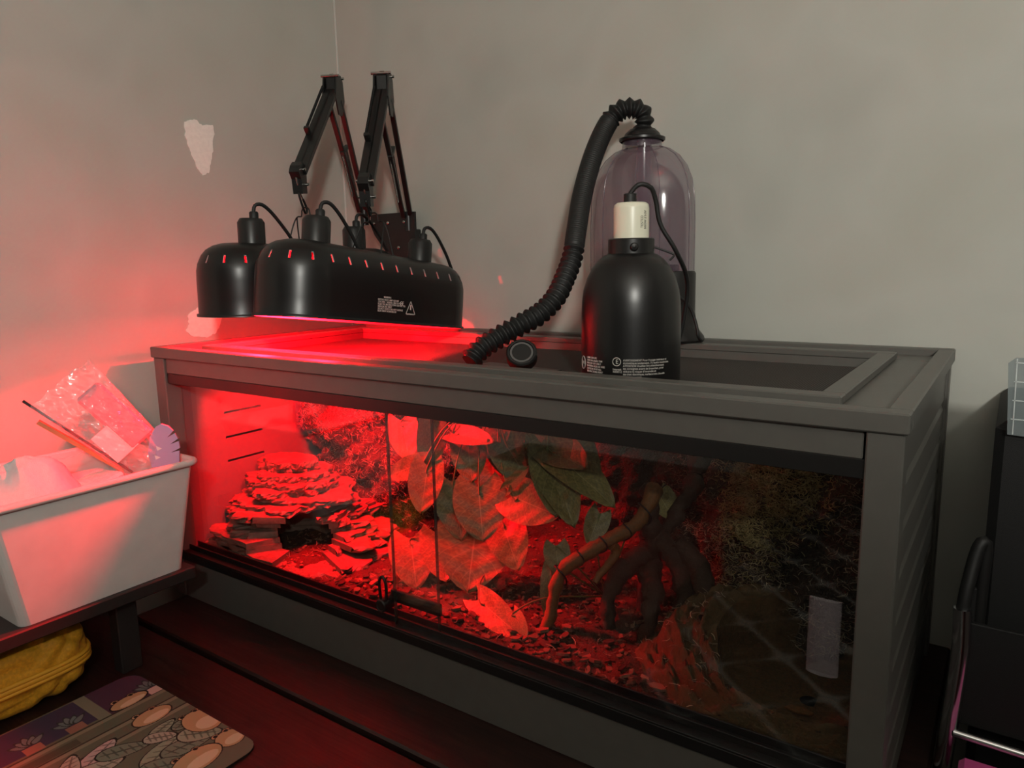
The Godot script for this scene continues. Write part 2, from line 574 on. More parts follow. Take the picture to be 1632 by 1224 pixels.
func room() -> void:
	var st := surf()
	span(st, Vector3(LEFT - 0.1, FLOOR, BACK - 0.12), Vector3(5.4, CEILING, BACK))
	struct(st, "wall_back", mats.wall)
	st = surf()
	span(st, Vector3(LEFT - 0.12, FLOOR, BACK), Vector3(LEFT, CEILING, 6.8))
	struct(st, "wall_left", mats.wall)
	st = surf()
	span(st, Vector3(5.3, FLOOR, BACK), Vector3(5.4, CEILING, 6.8))
	struct(st, "wall_right", mats.wall)
	st = surf()
	span(st, Vector3(LEFT - 0.12, FLOOR, 6.8), Vector3(5.4, CEILING, 6.9))
	struct(st, "wall_front", mats.wall)
	st = surf()
	span(st, Vector3(LEFT - 0.12, FLOOR - 0.1, BACK - 0.12), Vector3(5.4, FLOOR, 6.9))
	struct(st, "floor", mats.floor)
	st = surf()
	span(st, Vector3(LEFT - 0.12, CEILING, BACK - 0.12), Vector3(5.4, CEILING + 0.1, 6.9))
	struct(st, "ceiling", mats.ceiling)
	# the painted-over bead of caulk in the corner
	st = surf()
	tube(st, [Vector3(LEFT + 0.0008, FLOOR, BACK + 0.0008), Vector3(LEFT + 0.0008, 0.5, BACK + 0.0008), Vector3(LEFT + 0.0008, CEILING, BACK + 0.0008)], 0.0028, 8)
	struct(st, "trim_1", mats.caulk)
	# two smears of white putty on the left wall
	var smears := [
		["tall white putty smear on the pink-lit wall above the lamps", [[.3846, .8933], [.3712, .9008], [.3585, .9007], [.3485, .8926], [.3238, .8972], [.3223, .8808], [.33, .8468], [.3359, .819], [.3419, .8028], [.3559, .795], [.3676, .8083], [.3758, .8342], [.3828, .8485], [.3869, .8706]]],
		["low white putty smear on the wall just above the terrarium lid", [[.4142, .5234], [.397, .5323], [.38, .5363], [.3582, .5273], [.3423, .512], [.3471, .4928], [.3601, .4782], [.3778, .4721], [.4027, .4745], [.4233, .4865], [.4162, .5034]]],
	]
	for s in smears:
		var poly := PackedVector2Array()
		var pts: Array = s[1]
		for i in pts.size():
			var a := Vector2(pts[i][0], pts[i][1])
			var b := Vector2(pts[(i + 1) % pts.size()][0], pts[(i + 1) % pts.size()][1])
			for k in 4:
				var p := a.lerp(b, k / 4.0)
				poly.append(p + Vector2(nz(p.x * 240.0, p.y * 240.0, 0.0), nz(p.x * 240.0, p.y * 240.0, 7.0)) * 0.004)
		st = surf()
		extrude(st, poly, 0.0016, Transform3D(Basis(Vector3(0, 0, 1), Vector3(0, 1, 0), Vector3(-1, 0, 0)), Vector3(LEFT + 0.0007, 0, 0)))
		var low: Array = pts[9 if pts.size() > 12 else 7]
		solo(st, "putty_smear", mats.putty, Vector3(LEFT, low[1], low[0]), s[0], "putty")
	# opal globe pendant behind the photographer
	var t := thing("pendant_lamp", "opal glass globe pendant lamp hanging from the ceiling", "lamp", PENDANT, "", false)
	st = surf()
	lathe(st, [Vector2(0, -0.078), Vector2(0.03, -0.072), Vector2(0.055, -0.055), Vector2(0.072, -0.03), Vector2(0.078, 0.0), Vector2(0.072, 0.03), Vector2(0.055, 0.055), Vector2(0.03, 0.072)], Transform3D(), 36)
	put(st, "lamp_globe", mats.lamp_glass, t)
	st = surf()
	lathe(st, [Vector2(0.034, 0.070), Vector2(0.034, 0.085), Vector2(0.012, 0.10), Vector2(0.0, 0.10)], Transform3D(), 24)
	put(st, "collar", mats.white_metal, t)
	st = surf()
	tube(st, [Vector3(0, 0.098, 0), Vector3(0, 0.3, 0), Vector3(0, CEILING - PENDANT.y, 0)], 0.003, 8)
	put(st, "cord", mats.rubber, t)
	# rug behind and beside the camera, seen in the glass
	st = surf()
	var lo := Vector3(0.365, FLOOR + 0.001, 1.015)
	var hi := Vector3(1.445, FLOOR + 0.012, 4.075)
	span(st, lo, Vector3(hi.x, hi.y - 0.001, hi.z))
	var t2 := thing("rug", "black rug with a pale trellis pattern on the floor", "rug", Vector3((lo.x + hi.x) / 2, FLOOR, (lo.z + hi.z) / 2))
	put(st, "backing", mats.rug_back, t2)
	st = surf()
	sheet(st, [[Vector3(lo.x, hi.y, lo.z), Vector3(hi.x, hi.y, lo.z)], [Vector3(lo.x, hi.y, hi.z), Vector3(hi.x, hi.y, hi.z)]], false, Vector3.UP)
	put(st, "pile", mats.rug, t2)

func furniture() -> void:
	# stand under the terrarium
	var t := thing("terrarium_stand", "dark wooden stand carrying the terrarium", "stand", Vector3(0.65, FLOOR, 0.31))
	var st := surf()
	span(st, Vector3(0.03, -0.022, -0.015), Vector3(1.245, 0.0, 0.634), 0.003)
	put(st, "top", mats.wood, t)
	st = surf()
	span(st, Vector3(0.05, FLOOR + 0.06, 0.0), Vector3(1.225, -0.022, 0.60), 0.002)
	put(st, "body", mats.wood, t)
	for x in [0.08, 1.195]:
		for z in [0.04, 0.56]:
			st = surf()
			span(st, Vector3(x - 0.025, FLOOR, z - 0.025), Vector3(x + 0.025, FLOOR + 0.06, z + 0.025), 0.002)
			put(st, "foot", mats.riser, t)
	# unseen cabinet added behind the camera to shade the terrarium's lower front
	t = thing("added_shade_cabinet", "unseen tall dark two-door cabinet, added to block the pendant light", "cabinet", Vector3(2.01, FLOOR, 1.73))
	st = surf()
	span(st, Vector3(1.635, FLOOR, 1.60), Vector3(2.36, 0.98, 1.88), 0.003)
	put(st, "body", mats.wood, t)
	for k in 2:
		st = surf()
		span(st, Vector3(1.640 + k * 0.359, FLOOR + 0.06, 1.582), Vector3(2.000 + k * 0.354, 0.975, 1.5995), 0.002)
		var leaf_door := put(st, "door", mats.wood, t)
		st = surf()
		lathe(st, [Vector2(0.0, 0.022), Vector2(0.010, 0.020), Vector2(0.012, 0.014), Vector2(0.005, 0.006), Vector2(0.005, 0.0)], Transform3D(Basis(Vector3.RIGHT, -PI / 2), Vector3(1.983 + k * 0.05, 0.1, 1.582)), 18)
		put(st, "knob", mats.steel, leaf_door)
	# desk along the left wall
	t = thing("desk", "dark wooden desk along the wall, in front of the stand", "desk", Vector3(0.36, FLOOR, 1.25))
	st = surf()
	span(st, Vector3(LEFT, -0.034, 0.637), Vector3(0.80, -0.008, 1.86), 0.002)
	put(st, "desktop", mats.wood, t)
	for x in [-0.04, 0.30]:
		for z in [0.67, 1.82]:
			st = surf()
			span(st, Vector3(x - 0.022, FLOOR, z - 0.022), Vector3(x + 0.022, -0.034, z + 0.022), 0.002)
			put(st, "leg", mats.riser, t)
	# riser shelf on the desk
	t = thing("desk_riser", "dark narrow riser shelf standing on the desk under a white bin", "riser", Vector3(0.08, -0.008, 0.85))
	st = surf()
	span(st, Vector3(LEFT + 0.002, 0.118, 0.625), Vector3(0.23, 0.138, 1.10), 0.002)
	put(st, "shelf", mats.riser, t)
	for z in [0.722, 1.04]:
		for x in [-0.05, 0.18]:
			st = surf()
			span(st, Vector3(x - 0.013, -0.008, z - 0.016), Vector3(x + 0.013, 0.118, z + 0.016), 0.0015)
			put(st, "leg", mats.riser, t)
	st = surf()
	span(st, Vector3(0.16, 0.102, 0.74), Vector3(0.185, 0.118, 1.02), 0.0015)
	put(st, "apron", mats.riser, t)

# ---------------------------------------------------------------- the terrarium

func terrarium() -> void:
	var t := thing("terrarium", "long grey wood-framed reptile terrarium with glass sliding doors", "terrarium", Vector3(0.61, 0, 0.27))
	var fr: Material = mats.frame
	var st := surf()
	for x in [0.0034, 1.1855]:
		for z in [0.0034, 0.5044]:
			st = surf()
			span(st, Vector3(x, 0, z), Vector3(x + 0.0312, 0.454, z + 0.0312), 0.0015)
			put(st, "post", fr, t)
	# front: base panel, black sill with tracks, black header strip, grey top rail
	st = surf()
	span(st, Vector3(0.0346, 0.0, 0.512), Vector3(1.1855, 0.074, 0.5345), 0.001)
	put(st, "base_panel", fr, t)
	st = surf()
	span(st, Vector3(0.0346, 0.074, 0.500), Vector3(1.1855, 0.0885, 0.5365), 0.0006)
	span(st, Vector3(0.0346, 0.0885, 0.5335), Vector3(1.1855, 0.0915, 0.5365), 0.0004)
	span(st, Vector3(0.0346, 0.0885, 0.5175), Vector3(1.1855, 0.0975, 0.5200), 0.0004)
	span(st, Vector3(0.0346, 0.0885, 0.5005), Vector3(1.1855, 0.0985, 0.5030), 0.0004)
	put(st, "door_track", mats.black_plastic, t)
	st = surf()
	span(st, Vector3(0.0346, 0.4078, 0.5265), Vector3(1.1855, 0.4262, 0.5310), 0.0006)
	span(st, Vector3(0.0346, 0.418, 0.5005), Vector3(1.1855, 0.4262, 0.5265), 0.0006)
	put(st, "header_strip", mats.black_plastic, t)
	st = surf()
	span(st, Vector3(0.0350, 0.4262, 0.502), Vector3(1.1830, 0.4538, 0.5315), 0.0012)
	put(st, "top_rail", fr, t)
	# floor and back
	st = surf()
	span(st, Vector3(0.02, 0.055, 0.015), Vector3(1.2, 0.072, 0.512))
	put(st, "bottom_board", mats.liner, t)
	st = surf()
	span(st, Vector3(0.0346, 0.0, 0.004), Vector3(1.1855, 0.452, 0.018))
	put(st, "back_panel", mats.liner, t)
	# left side panel with three vent slits
	st = surf()
	var xa := 0.012
	var xb := 0.030
	span(st, Vector3(xa, 0.0, 0.0346), Vector3(xb, 0.452, 0.336))
	span(st, Vector3(xa, 0.0, 0.421), Vector3(xb, 0.452, 0.5044))
	var y0 := 0.0
	for y in [0.2325, 0.2805, 0.3300, 0.452]:
		span(st, Vector3(xa, y0, 0.336), Vector3(xb, y, 0.421))
		y0 = y + 0.005
	put(st, "side_panel", mats.liner, t)
	# boards on both outer sides
	st = surf()
	span(st, Vector3(1.190, 0.0, 0.0346), Vector3(1.2030, 0.452, 0.5044))
	put(st, "side_panel", mats.liner, t)
	for k in 9:
		var y := 0.004 + k * 0.0498
		st = surf()
		var prof := PackedVector2Array([Vector2(1.2025, y), Vector2(1.2125, y), Vector2(1.2125, y + 0.036), Vector2(1.2075, y + 0.0475), Vector2(1.2025, y + 0.0475)])
		extrude(st, prof, 0.4700, Transform3D(Basis(), Vector3(0, 0, 0.2695)))
		put(st, "side_board", fr, t)
	# lid frame
	for r in [[Vector3(0, 0.454, 0.517), Vector3(1.22, TOP, 0.539)], [Vector3(0, 0.454, 0.0), Vector3(1.22, TOP, 0.022)], [Vector3(0, 0.454, 0.022), Vector3(0.021, TOP, 0.517)], [Vector3(1.199, 0.454, 0.022), Vector3(1.22, TOP, 0.517)]]:
		st = surf()
		span(st, r[0], r[1], 0.0016)
		put(st, "rim_rail", fr, t)
	for r in [[Vector3(0.021, 0.454, 0.464), Vector3(1.199, 0.4634, 0.517)], [Vector3(0.021, 0.454, 0.022), Vector3(1.199, 0.4634, 0.086)], [Vector3(0.021, 0.454, 0.086), Vector3(0.083, 0.4634, 0.464)], [Vector3(1.139, 0.454, 0.086), Vector3(1.199, 0.4634, 0.464)]]:
		st = surf()
		span(st, r[0], r[1], 0.0008)
		put(st, "deck_board", fr, t)
	# sliding glass doors: the outer one on the lock side overlaps the inner one
	var door := Node3D.new()
	door.name = "glass_door"
	t.add_child(door, true)
	door.position = -t.position
	st = surf()
	span(st, Vector3(0.032, 0.0895, 0.5065), Vector3(0.6440, 0.424, 0.5115))
	put(st, "pane", mats.pane, door)
	st = surf()
	span(st, Vector3(0.6441, 0.0895, 0.5065), Vector3(0.6452, 0.424, 0.5115))
	put(st, "pane_edge", mats.pane_edge, door)
	door = Node3D.new()
	door.name = "glass_door"
	t.add_child(door, true)
	door.position = -t.position
	st = surf()
	span(st, Vector3(0.5745, 0.0895, 0.5212), Vector3(1.188, 0.424, 0.5262))
	put(st, "pane", mats.pane, door)
	st = surf()
	span(st, Vector3(0.5733, 0.0895, 0.5212), Vector3(0.5744, 0.424, 0.5262))
	put(st, "pane_edge", mats.pane_edge, door)
	st = surf()
	var rows := []
	for k in 9:
		var a := PI * k / 8.0
		rows.append([Vector3(1.1575 - 0.0150 * cos(a), 0.204, 0.5264 + 0.0065 * sin(a)), Vector3(1.1575 - 0.0150 * cos(a), 0.282, 0.5264 + 0.0065 * sin(a))])
	sheet(st, rows, false, Vector3(0, 0, 1))
	for y in [0.204, 0.282]:
		var cap := []
		for k in 9:
			var a := PI * k / 8.0
			cap.append(Vector3(1.1575 - 0.0150 * cos(a), y, 0.5264 + 0.0065 * sin(a)))
		flat(st, cap, Vector3(0, y - 0.24, 0))
	put(st, "finger_pull", mats.frosted, door)
	# ratchet lock between the doors
	var k := thing("door_lock", "black cylinder ratchet lock with a key loop on the glass doors", "lock", Vector3(0.57, 0.11, 0.53))
	st = surf()
	span(st, Vector3(0.560, 0.1200, 0.5135), Vector3(0.655, 0.1380, 0.5190), 0.0008)
	put(st, "ratchet_bar", mats.black_plastic, k)
	st = surf()
	lathe(st, [Vector2(0, 0.0), Vector2(0.0092, 0.0), Vector2(0.0100, 0.0012), Vector2(0.0100, 0.0255), Vector2(0.0086, 0.0270), Vector2(0.0070, 0.0270), Vector2(0.0066, 0.0262), Vector2(0, 0.0262)], Transform3D(Basis(Vector3.RIGHT, PI / 2), Vector3(0.5615, 0.122, 0.5165)), 28)
	put(st, "barrel", mats.black_plastic, k)
	st = surf()
	tube(st, spline([Vector3(0.5595, 0.130, 0.539), Vector3(0.5590, 0.155, 0.540), Vector3(0.5620, 0.1645, 0.5405), Vector3(0.5665, 0.168, 0.5408), Vector3(0.5705, 0.164, 0.5405), Vector3(0.5725, 0.155, 0.540), Vector3(0.5710, 0.132, 0.539)], 0.003), 0.0022, 8)
	put(st, "loop", mats.black_plastic, k)

func screen_lid() -> void:
	var t := thing("screen_lid", "grey framed wire screen lid lying in the terrarium rim", "lid", Vector3(0.61, 0.4515, 0.277))
	var st := surf()
	for r in [[0.067, 0.4545, 1.153, 0.479], [0.067, 0.075, 1.153, 0.0985], [0.067, 0.0985, 0.0905, 0.4545], [1.1295, 0.0985, 1.153, 0.4545]]:
		st = surf()
		span(st, Vector3(r[0], 0.4636, r[1]), Vector3(r[2], TOP, r[3]), 0.0014)
		put(st, "lid_rail", mats.frame, t)
	for r in [[0.086, 0.4545, 1.134, 0.461], [0.086, 0.089, 1.134, 0.0985], [0.086, 0.0985, 0.0905, 0.4545], [1.1295, 0.0985, 1.134, 0.4545]]:
		st = surf()
		span(st, Vector3(r[0], 0.4500, r[1]), Vector3(r[2], 0.4636, r[3]))
		put(st, "lid_lip", mats.frame, t)
	# woven screen wire, a few millimetres apart
	st = surf()
	var pitch := 0.0032
	var w := 0.00032
	var y := 0.4508
	var nx := int((1.1295 - 0.0905) / pitch)
	for i in nx:
		wire(st, Vector3(0.0905 + i * pitch, y, 0.0985), Vector3(0.0905 + i * pitch, y, 0.4545), w)
	var nzz := int((0.4545 - 0.0985) / pitch)
	for i in nzz:
		wire(st, Vector3(0.0905, y, 0.0985 + i * pitch), Vector3(1.1295, y, 0.0985 + i * pitch), w)
	var o := put(st, "screen", mats.screen_wire, t)
	o.set_meta("kind", "stuff")

func wire(st: SurfaceTool, a: Vector3, b: Vector3, w: float) -> void:
	var d := (b - a).normalized()
	var s := d.cross(Vector3.UP) * w
	var p := [s, Vector3.UP * w, -s, Vector3.DOWN * w]
	for k in 4:
		var q: Vector3 = p[k]
		var r: Vector3 = p[(k + 1) % 4]
		flat(st, [a + q, a + r, b + r, b + q], q + r)

# ---------------------------------------------------------------- inside the terrarium

func depth_of(x: float, y: float) -> float:
	# how far the planted back wall comes forward
	var under := 0.25 - clampf((x - 0.03) * 1.25, 0.0, 0.30)         # lower edge of the overhang at the lamp end
	var lamp_end := smoothstep(under - 0.025, under + 0.03, y) * (1.0 - smoothstep(0.40, 0.60, x))
	var z := 0.045 + 0.19 * lamp_end
	var bank := smoothstep(0.86, 1.02, x)
	z += bank * (0.20 - 0.42 * clampf(y - 0.12, 0.0, 0.33))
	z += 0.03 * smoothstep(0.5, 0.8, x) * (1.0 - smoothstep(0.2, 0.3, y))
	z += 0.050 * nz(x * 7.0, y * 7.0, 1.0) + 0.020 * nz(x * 22.0, y * 22.0, 5.0) + 0.008 * nz(x * 60.0, y * 60.0, 8.0)
	return clampf(z, 0.021, 0.33)

func backdrop() -> void:
	var t := thing("planted_backdrop", "lumpy brown fibre-covered back wall inside the terrarium", "backdrop", Vector3(0.61, 0.08, 0.02))
	var st := surf()
	var rows := []
	for j in 73:
		var y := 0.078 + j * (0.4495 - 0.078) / 72.0
		var line := []
		for i in 221:
			var x := 0.031 + i * (1.188 - 0.031) / 220.0
			line.append(Vector3(x, y + 0.006 * nz(x * 30.0, y * 30.0, 3.0) * (1.0 if j > 0 and j < 72 else 0.0), depth_of(x, y)))
		rows.append(line)
	var first := []
	var last := []
	for i in 221:
		first.append(Vector3(rows[0][i].x, 0.076, 0.0185))
		last.append(Vector3(rows[0][i].x, 0.4497, 0.0185))
	rows.push_front(first)
	rows.append(last)
	sheet(st, rows, false, Vector3(0, 0, 1))
	put(st, "foam_wall", mats.peat, t)
	# dry fibres caught in the surface
	var spots := []
	for k in 7500:
		var x := rng.randf_range(0.035, 0.60)
		var y := rng.randf_range(0.10, 0.447)
		if depth_of(x, y) > 0.12 or rng.randf() < 0.25:
			spots.append([Vector3(x, y, depth_of(x, y) + 0.002), 0])
	for k in 6500:
		var x := rng.randf_range(0.80, 1.186)
		var y := rng.randf_range(0.10, 0.447)
		var c := nz(x * 9.0, y * 9.0, 20.0)
		if c > -0.1 or rng.randf() < 0.3:
			spots.append([Vector3(x, y, depth_of(x, y) + 0.002), 1 if Vector2(x - 1.0, (y - 0.27) * 1.2).length() < 0.11 else 0])
	# a tuft of paler dry moss on the bank above the basin
	for k in 2600:
		var a := rng.randf() * TAU
		var q := Vector2(cos(a), sin(a)) * sqrt(rng.randf()) * Vector2(0.075, 0.06)
		var x := 1.0 + q.x + q.y * 0.35
		var y := 0.262 + q.y
		spots.append([Vector3(x, y, depth_of(x, y) + rng.randf_range(0.002, 0.018)), 1])
	for k in 900:
		var x := rng.randf_range(0.92, 1.06)
		var y := rng.randf_range(0.12, 0.22)
		spots.append([Vector3(x, y, depth_of(x, y) + rng.randf_range(0.0, 0.01)), 1 if rng.randf() < 0.3 else 0])
	strands("dry_fibres", spots, t)

func strand_mesh() -> ArrayMesh:
	var st := surf()
	st.set_color(Color.WHITE)
	tube(st, [Vector3(-0.5, 0, 0), Vector3(-0.18, 0.12, 0.02), Vector3(0.15, 0.13, -0.03), Vector3(0.5, 0, 0.04)], [0.035, 0.05, 0.05, 0.03], 3, false)
	return st.commit()

func strands(called: String, spots: Array, parent: Node3D) -> void:
	var mm := MultiMesh.new()
	mm.transform_format = MultiMesh.TRANSFORM_3D
	mm.use_colors = true
	mm.mesh = strand_mesh()
	mm.instance_count = spots.size()
	for i in spots.size():
		var size := rng.randf_range(0.006, 0.018)
		var b := Basis.from_euler(Vector3(rng.randf_range(-0.9, 0.9), rng.randf_range(-0.7, 0.7), rng.randf_range(0, TAU)))
		mm.set_instance_transform(i, Transform3D(b.scaled(Vector3(size, 0.0095, 0.0095)), spots[i][0]))
		var k := rng.randf()
		var c := Color(0.10, 0.072, 0.045).lerp(Color(0.42, 0.34, 0.22), k * k)
		if spots[i][1] == 1:
			c = Color(0.17, 0.13, 0.045).lerp(Color(0.40, 0.33, 0.15), k)
		mm.set_instance_color(i, c)
	var o := MultiMeshInstance3D.new()
	o.name = called
	o.multimesh = mm
	o.material_override = mats.strand
	o.set_meta("kind", "stuff")
	parent.add_child(o, true)
	o.position = -parent.position

func ground(x: float, z: float) -> float:
	if Vector2(x - 1.12, z - 0.375).length() < 0.135:
		return 0.0765
	return 0.092 + 0.012 * nz(x * 12.0, 0.0, z * 12.0) + 0.006 * nz(x * 40.0, 3.0, z * 40.0) - 0.004 * smoothstep(0.44, 0.50, z)

func chip_mesh(k: int) -> ArrayMesh:
	var st := surf()
	var poly := PackedVector2Array()
	var n := 5 + k % 3
	for i in n:
		var a := TAU * (i + rng.randf_range(-0.25, 0.25)) / n
		poly.append(Vector2(cos(a), sin(a) * (0.4 + 0.12 * (k % 4))) * rng.randf_range(0.35, 0.55))
	extrude(st, poly, 0.16)
	return st.commit()

func substrate() -> void:
	var t := thing("bark_bedding", "loose brown bark chip bedding on the terrarium floor", "bedding", Vector3(0.61, 0.072, 0.26))
	var st := surf()
	var rows := []
	for j in 50:
		var z := 0.03 + j * (0.499 - 0.03) / 49.0
		var line := []
		for i in 130:
			var x := 0.031 + i * (1.188 - 0.031) / 129.0
			line.append(Vector3(x, ground(x, z), z))
		rows.append(line)
	sheet(st, rows, false, Vector3.UP)
	put(st, "soil", mats.bark, t)
	var meshes := []
	for k in 8:
		meshes.append(chip_mesh(k))
	var tones := []
	for k in 4:
		tones.append(mat("chip_%d" % k, [Color(0.38, 0.26, 0.20), Color(0.50, 0.35, 0.27), Color(0.29, 0.20, 0.16), Color(0.60, 0.46, 0.36)][k], 0.85, 0.0, "dust", 30.0, 0.08))
	# the larger chips that can be told apart lie along the glass
	for k in 240:
		var x := rng.randf_range(0.36, 1.0)
		var z := rng.randf_range(0.30, 0.496)
		if k % 2 == 0:
			z = rng.randf_range(0.44, 0.496)
		var o := MeshInstance3D.new()
		o.name = "bark_chip"
		o.mesh = meshes[k % 8]
		o.material_override = tones[rng.randi() % 4]
		t.add_child(o, true)
		var size := rng.randf_range(0.010, 0.024)
		var b := Basis.from_euler(Vector3(-PI / 2 + rng.randf_range(-0.5, 0.5), rng.randf_range(0, TAU), rng.randf_range(-0.4, 0.4)))
		o.transform = Transform3D(b.scaled(Vector3.ONE * size), Vector3(x, ground(x, z) + 0.0025, z) - t.position)
	for g in 4:
		var mm := MultiMesh.new()
		mm.transform_format = MultiMesh.TRANSFORM_3D
		mm.mesh = meshes[g * 2]
		mm.instance_count = 700
		for k in 700:
			var x := rng.randf_range(0.035, 1.18)
			var z := rng.randf_range(0.06, 0.497)
			if Vector2(x - 1.12, z - 0.375).length() < 0.15:
				x -= 0.35
			var size := rng.randf_range(0.004, 0.012)
			var b := Basis.from_euler(Vector3(-PI / 2 + rng.randf_range(-0.6, 0.6), rng.randf_range(0, TAU), rng.randf_range(-0.5, 0.5)))
			mm.set_instance_transform(k, Transform3D(b.scaled(Vector3.ONE * size), Vector3(x, ground(x, z) + 0.0015, z)))
		var o := MultiMeshInstance3D.new()
		o.name = "fine_bark"
		o.multimesh = mm
		o.material_override = tones[g]
		o.set_meta("kind", "stuff")
		t.add_child(o, true)
		o.position = -t.position
	var spots := []
	for k in 700:
		var x := rng.randf_range(0.05, 1.17)
		var z := rng.randf_range(0.25, 0.497)
		if Vector2(x - 1.12, z - 0.375).length() > 0.15:
			spots.append([Vector3(x, ground(x, z) + 0.004, z), 0])
	strands("straw_bits", spots, t)

# slate-like hide: ragged slabs stacked in shrinking steps round a cavity that opens towards the doors
func rock_hide() -> void:
	var t := thing("rock_hide", "stepped hide of stacked slate-like slabs with a dark cave mouth", "hide", Vector3(0.19, 0.08, 0.37))
	var n_layers := 15
	var mouth := 0.62   # angle of the cave mouth, from +z towards +x
	for k in n_layers:
		var f := float(k) / (n_layers - 1)
		var shrink := pow(f, 1.35)
		var c := Vector3(lerpf(0.205, 0.112, f) + 0.012 * sin(k * 2.3), 0.0, lerpf(0.380, 0.340, f) + 0.008 * cos(k * 1.7))
		var rx := lerpf(0.182, 0.058, shrink) * (1.0 + 0.085 * sin(k * 2.9))
		var rz := lerpf(0.150, 0.040, shrink) * (1.0 + 0.085 * cos(k * 3.7))
		var y0 := 0.080 + k * 0.0103
		var thick := 0.0118
		var in_mouth := k >= 1 and k <= 7
		var hollow := k <= 7
		var st := surf()
		var n := 110
		var outer := []
		var inner := []
		var steps := 5
		for s in steps:
			var fs := float(s) / (steps - 1)
			var ring := []
			for i in n + 1:
				var a := TAU * i / n
				var d := Vector3(sin(a), 0, cos(a))
				var rag := 1.0 + 0.26 * nz(d.x * 1.7 + k * 3.1, k * 5.0, d.z * 1.7) + 0.10 * nz(d.x * 6.0, k * 2.0 + fs * 1.1, d.z * 6.0) + 0.035 * nz(d.x * 9.0, fs * 9.0 + k * 7.0, d.z * 9.0)
				rag -= 0.05 * absf(fs - 0.55)
				var p := c + Vector3(d.x * rx, 0, d.z * rz) * rag
				p.x = clampf(p.x, 0.033, 0.42)
				p.z = clampf(p.z, 0.10, 0.4985)
				p.y = y0 + thick * fs + 0.005 * nz(p.x * 14.0, k, p.z * 14.0)
				ring.append(p)
			outer.append(ring)
		for i in n + 1:
			var a := TAU * i / n
			var q := Vector3(0.215, 0, 0.385) + Vector3(sin(a) * 0.085, 0, cos(a) * 0.062)
			inner.append(q)
		var half: float = [0.0, 0.42, 0.60, 0.70, 0.74, 0.72, 0.64, 0.46][k] if k <= 7 else 0.0
		for i in n:
			var a := wrapf(TAU * (i + 0.5) / n - mouth, -PI, PI)
			if in_mouth and absf(a) < half:
				continue
			var top_y: float = y0 + thick
			for s in steps - 1:
				slab_quad(st, outer[s][i], outer[s][i + 1], outer[s + 1][i + 1], outer[s + 1][i], outer[s][i] - c - Vector3(0, y0, 0))
			if hollow:
				var i0: Vector3 = inner[i] + Vector3(0, top_y, 0)
				var i1: Vector3 = inner[i + 1] + Vector3(0, top_y, 0)
				slab_quad(st, outer[-1][i], outer[-1][i + 1], i1, i0, Vector3.UP)
				slab_quad(st, i0, i1, i1 - Vector3(0, thick, 0), i0 - Vector3(0, thick, 0), c - i0)
				if in_mouth:
					for e in [[i, -1.0], [i + 1, 1.0]]:
						var nb := wrapf(TAU * (i + 0.5 + e[1]) / n - mouth, -PI, PI)
						if absf(nb) < half:
							var pi0: Vector3 = inner[e[0]] + Vector3(0, top_y, 0)
							slab_quad(st, outer[0][e[0]], outer[-1][e[0]], pi0, pi0 - Vector3(0, thick, 0), Vector3(cos(a), 0, -sin(a)))
			else:
				var m := Vector3(c.x, top_y, c.z)
				slab_quad(st, outer[-1][i], outer[-1][i + 1], m, m, Vector3.UP)
				var mb := Vector3(c.x, y0, c.z)
				slab_quad(st, outer[0][i], outer[0][i + 1], mb, mb, Vector3.DOWN)
		put(st, "slab", mats.slate, t)

func slab_quad(st: SurfaceTool, a: Vector3, b: Vector3, c: Vector3, d: Vector3, out: Vector3) -> void:
	flat(st, [a, b, c], out)
	if c.distance_to(d) > 1e-5:
		flat(st, [a, c, d], out)

